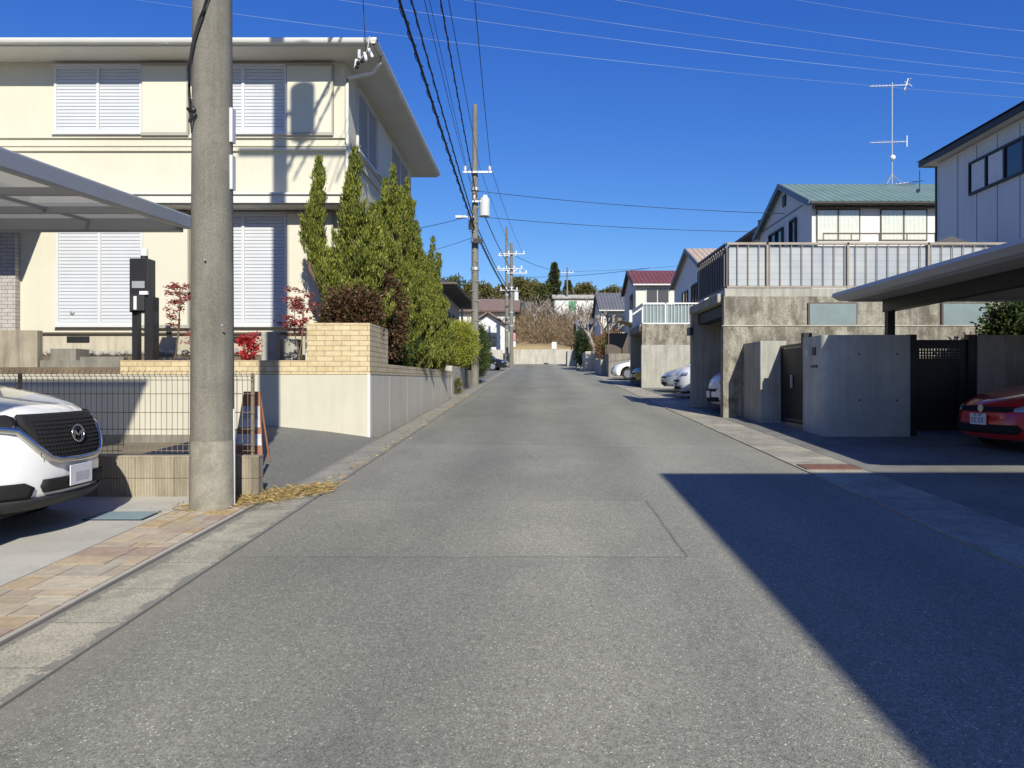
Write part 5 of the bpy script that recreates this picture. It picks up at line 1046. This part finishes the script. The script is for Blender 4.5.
# white SUV: nose towards the street
fpS = [(-.14, .24), (-.03, .30), (0, .44), (-.005, .60), (-.03, .74), (-.07, .86), (-.12, .96), (-.20, 1.03), (-.45, 1.10), (-.9, 1.19), (-1.5, 1.28)]
t, patch, Fx = car('white suv with large black grille parked nose out under the carport', (-3.775, 6.32, G(6.3)+.026), R(3), 4.55, 1.84, 1.69, fpS, 'p_white', True, .48, name='white_suv')
t.rotation_euler = (0, 0, R(3))
gr = patch('grille', [(.62, -.28, .28), (.66, -.35, .35), (.78, -.46, .46), (.90, -.52, .52), (.965, -.50, .50)], .012, 'matt_black', 20, .03)
mesh_ = MB()
for z in [.66+.032*i for i in range(9)]:
    yw = .33+.5*min(.15, z-.62)*1.5
    P = [(Fx(y, z)+.032, y, z) for y in [yw*(-1+k/8) for k in range(17)]]; mesh_.tube(P, .005, 4)
for k in range(-13, 14):
    y = k*.034; mesh_.tube([(Fx(y, z)+.032, y, z) for z in (.64, .72, .8, .87, .93)], .003, 4)
mesh_.build('grille_mesh', 'matt_black', gr, True)
# chrome wing round the lower edge of the grille
ch = MB(); Pl = [(.90, -.84), (.88, -.70), (.85, -.55), (.72, -.45), (.635, -.36), (.605, -.26), (.60, 0), (.605, .26), (.635, .36), (.72, .45), (.85, .55), (.88, .70), (.90, .84)]
Pp = []
for (a, b) in zip(Pl, Pl[1:]):
    for k in range(4): u = k/4; z = a[0]+(b[0]-a[0])*u; y = a[1]+(b[1]-a[1])*u; Pp.append((Fx(y, z)+.02, y, z))
ch.tube(Pp, [.028]*len(Pp), 8); ch.build('chrome_trim', 'chrome', t, True, smooth=60)
for sg in (-1, 1):
    rows = [(.865, .56, .84), (.90, .535, .875), (.945, .53, .885), (.965, .57, .87)]
    rows = [(z, sg*a, sg*b) for z, a, b in rows]; hl = patch('headlight', rows, .014, 'matt_black', 10, .03)
    q = MB()
    for yy, zz in ((.68, .915), (.79, .92)): q.ball((Fx(sg*yy, zz)+.022, sg*yy, zz), .030, 10, 7)
    q.tube([(Fx(sg*yy, .885)+.022, sg*yy, .885) for yy in (.56, .63, .70, .77, .84)], .010, 6)
    q.build('lamp', 'lens', hl, True, smooth=60)
    patch('fog_intake', [(z, sg*a, sg*b) for z, a, b in [(.34, .50, .80), (.42, .48, .83), (.46, .55, .83)]], .008, 'matt_black', 8, .02)
patch('lower_intake', [(.37, -.40, .40), (.42, -.43, .43), (.47, -.41, .41)], .010, 'matt_black', 14, .02)
patch('bumper_skirt', [(.25, -.78, .78), (.29, -.82, .82), (.335, -.84, .84)], .012, 'plastic', 20, .03)
em = MB(); zc_ = .80; xe_ = Fx(0, zc_)+.05
em.tube([(xe_-(.02 if abs(math.cos(a)) > .8 else 0)*0-math.sin(a)*.008, .085*math.cos(a), zc_+.066*math.sin(a)) for a in [2*math.pi*k/28 for k in range(29)]], .008, 7, False)
em.tube([(xe_, -.078, zc_+.012), (xe_, -.045, zc_+.022), (xe_, -.018, zc_-.004), (xe_, 0, zc_-.018), (xe_, .018, zc_-.004), (xe_, .045, zc_+.022), (xe_, .078, zc_+.012)], [.004, .009, .009, .009, .009, .009, .004], 7)
em.tube([(xe_, -.05, zc_+.02), (xe_, -.052, zc_-.02), (xe_, -.05, zc_-.045)], [.008, .005, .003], 6); em.tube([(xe_, .05, zc_+.02), (xe_, .052, zc_-.02), (xe_, .05, zc_-.045)], [.008, .005, .003], 6)
em.build('emblem', 'chrome', t, True, smooth=60)
def plate(t, Fx, y, z, w=.33, h=.165, ink=True):
    x = Fx(y, z)+.025; p_ = MB().box(x, x+.008, y-w/2, y+w/2, z-h/2, z+h/2).build('licence_plate', 'plate', t, True, bevel=.004)
    return p_
pp = plate(t, Fx, 0, .47); x = Fx(0, .47)+.0335; mb = MB()
mb.box(x, x+.0012, -.10, .11, .42, .49)
mb.build('plate_blur', mat('plate_smudge', (.50, .50, .54), .5, .15, 30, 0, fine=0, local=True), pp, True)
# red hatchback on the right
fpR = [(-.12, .18), (-.02, .24), (0, .36), (-.01, .50), (-.05, .62), (-.12, .70), (-.25, .77), (-.6, .87), (-1.1, .97), (-1.7, 1.06)]
t, patch, Fx = car('red hatchback parked nose out under the white edged carport', (6.56, 11.45, G(11.45)+.018), R(180+9), 4.25, 1.8, 1.47, fpR, 'p_red', False, .40, name='red_hatchback')
patch('grille', [(.585, -.45, .45), (.61, -.52, .52), (.655, -.55, .55)], .012, 'matt_black', 14, .02)
patch('lower_intake', [(.27, -.60, .60), (.33, -.66, .66), (.40, -.60, .60)], .010, 'matt_black', 14, .02)
for sg in (-1, 1):
    hl = patch('headlight', [(z, sg*a, sg*b) for z, a, b in [(.585, .54, .82), (.63, .53, .86), (.675, .60, .85)]], .013, 'lens', 10, .02)
    patch('fog_lamp', [(z, sg*a, sg*b) for z, a, b in [(.30, .68, .80), (.38, .68, .81)]], .012, 'matt_black', 5, .02)
MB().tube([(Fx(0, .63)+.025, 0, .63), (Fx(0, .63)+.045, 0, .63)], .055, 20).build('badge', 'alloy', t, True, smooth=40)
pp = plate(t, Fx, 0, .47); x = Fx(0, .47)+.0335
mb = MB(); mb.box(x, x+.002, -.09, -.03, .52, .542); mb.box(x, x+.002, .0, .07, .52, .542)
for yy in (-.11, -.05, .03, .09): mb.box(x, x+.002, yy-.018, yy+.018, .42, .438); mb.box(x, x+.002, yy-.018, yy-.006, .438, .49); mb.box(x, x+.002, yy+.004, yy+.018, .46, .49)
mb.build('plate_marks', 'plate_ink', pp, True)
# small parked cars
fpC = [(-.1, .2), (0, .3), (0, .5), (-.08, .68), (-.3, .80), (-.7, .90), (-1.0, .96)]
fpK = [(-.08, .2), (0, .3), (0, .55), (-.05, .80), (-.2, .95), (-.5, 1.02), (-.6, 1.06)]
def small(label, loc, rz, L, W, H, fp, pm_, plate_z=.48, name='parked_car'):
    t, patch, Fx = car(label, loc, rz, L, W, H, fp, pm_, False, .35, name=name, grp='cars parked nose out along the street')
    g_ = fp[3][1]; patch('grille', [(.50, -.4, .4), (.56, -.45, .45)], .01, 'matt_black', 8, .02); patch('lower_intake', [(.26, -.5, .5), (.36, -.5, .5)], .01, 'matt_black', 8, .02)
    for sg in (-1, 1): patch('headlight', [(g_-.10, sg*.5, sg*.72), (g_-.02, sg*.5, sg*.74)], .012, 'lens', 5, .02)
    plate(t, Fx, 0, .43); return t
small('white compact van in the first concrete garage', (4.2, 18.9, G(18.5)+.02), R(180), 3.4, 1.47, 1.8, fpK, 'p_white')
small('white minivan in the open bay, nearer of two', (4.35, 24.4, G(24.4)+.02), R(180), 4.4, 1.7, 1.62, fpK, 'p_white')
small('silver sedan in the open bay, farther of two', (4.45, 27.6, G(27.6)+.02), R(180), 4.4, 1.7, 1.45, fpC, 'p_silver')
small('mustard yellow hatchback inside the second garage', (4.0, 32.75, G(32.6)+.02), R(180), 3.9, 1.65, 1.5, fpC, 'p_yellow')
small('white hatchback poking out beyond the second garage', (3.80, 39.5, G(39.5)+.02), R(180-14), 4.2, 1.74, 1.48, fpC, 'p_white')
small('black car parked at the left near the far utility poles', (-2.35, 58, G(58)+.02), R(-8), 4.3, 1.74, 1.5, fpC, 'p_black')

# ------------------------------------------------------------------ small objects by the left gate
lb = thing('letterbox_post', 'black letterbox tower on two legs beside the red maple', 'letterbox', (-6.75, 13.45, 1.75))
x = (144-VX)*13.45/F; y = 13.4
mb = MB(); mb.box(x-.23, x+.09, y, y+.28, 2.68, 3.62); mb.build('cabinet', 'black', lb, bevel=.01)
MB().box(x-.21, x-.12, y+.05, y+.2, 1.72, 2.68).build('leg', 'black', lb); MB().box(x+.04, x+.19, y-.02, y+.2, 1.72, 2.95).build('leg', 'black', lb)
MB().box(x-.18, x+.04, y-.012, y, 3.10, 3.22).build('name_plate', 'steel', lb); MB().box(x-.19, x+.06, y-.06, y, 2.70, 2.98).build('letter_flap', 'plastic', lb, bevel=.01)
mb = MB(); mb.box(x-.02, x+.12, y-.07, y-.02, 2.98, 3.04); mb.box(x-.12, x-.07, y-.07, y-.06, 2.72, 2.95); mb.build('keypad', 'insul', lb)
mb = MB(); mb.tube([(x-.04, y+.14, 3.62), (x-.04, y+.14, 3.68)], .06, 12); mb.build('lamp_base', 'black', lb); MB().tube([(x-.04, y+.14, 3.68), (x-.04, y+.14, 3.80)], .06, 12).build('lamp_shade', 'insul', lb)
ab = thing('folding_sign', 'orange framed folding sign with faded posters behind the mesh fence', 'sign', (-3.6, 9.4, G(9.4)+.12))
b = Vector((-3.55, 9.4, G(9.4)+.12))
def Q(u, v, w=0): return (b.x+u, b.y+.16*v/.95+w, b.z+v)
mb = MB(); mb.prism([Q(-.19, 0), Q(.19, 0), Q(.10, .88), Q(-.10, .88)], (0, .02, 0)); mb.build('front_board', 'orange', ab)
mb = MB(); mb.prism([Q(-.165, .22, -.006), Q(.165, .22, -.006), Q(.15, .36, -.006), Q(-.15, .36, -.006)], (0, .005, 0)); mb.prism([Q(-.13, .44, -.006), Q(.13, .44, -.006), Q(.11, .70, -.006), Q(-.11, .70, -.006)], (0, .005, 0)); mb.build('poster', 'paper', ab)
mb = MB(); mb.prism([Q(-.08, .55, -.012), Q(.10, .55, -.012), Q(.07, .70, -.012), Q(-.05, .70, -.012)], (0, .004, 0)); mb.build('poster_print', 'poster_dark', ab)
for q in (-1, 1): MB().tube([(b.x+q*.17, b.y+.30, b.z), (b.x+q*.09, b.y+.17, b.z+.86)], .012, 6).build('rear_leg', 'orange', ab)
o = MB().tube([(-3.3, 8.35, G(8.3)+.05), (-3.3, 8.35, G(8.3)+.32)], [.11, .15], 16).build('bucket', 'green_plastic', smooth=40); recentre(tag(o, 'small green bucket behind the fence end post', 'bucket'), (-3.3, 8.35, G(8.3)+.05))

# ------------------------------------------------------------------ dry grass, leaf litter
n = 4200; u = rng.random(n)**.8; x = -3.2+u*1.0+rng.normal(size=n)*.13; y = 7.28+u*1.05+rng.normal(size=n)*.17; keep = (rng.random(n) < (1.05-.55*u))&(x < -2.2); x = x[keep]; y = y[keep]
k = ((x+3.07)**2+(y-7.26)**2) > .2**2; x = x[k]; y = y[k]
P = np.stack([x, y, SL*y+.025+rng.random(len(x))*.02], 1); D = np.stack([rng.normal(size=len(x)), rng.normal(size=len(x)), .03+.16*rng.random(len(x))], 1)
tag(leaves(P, D, .10, .009, 'dry_grass', 'straw', None), 'straw coloured dry grass round the concrete pole foot and gutter', 'grass', kind='stuff')
x = -2.34+rng.normal(size=260)*.07; y = rng.uniform(8.4, 26, 260); P = np.stack([x, y, SL*y+.018], 1); D = np.stack([rng.normal(size=260), rng.normal(size=260), .1*np.ones(260)], 1)
tag(leaves(P, D, .07, .018, 'leaf_litter', 'straw', None), 'scattered dead leaves along the left gutter', 'leaves', kind='stuff')
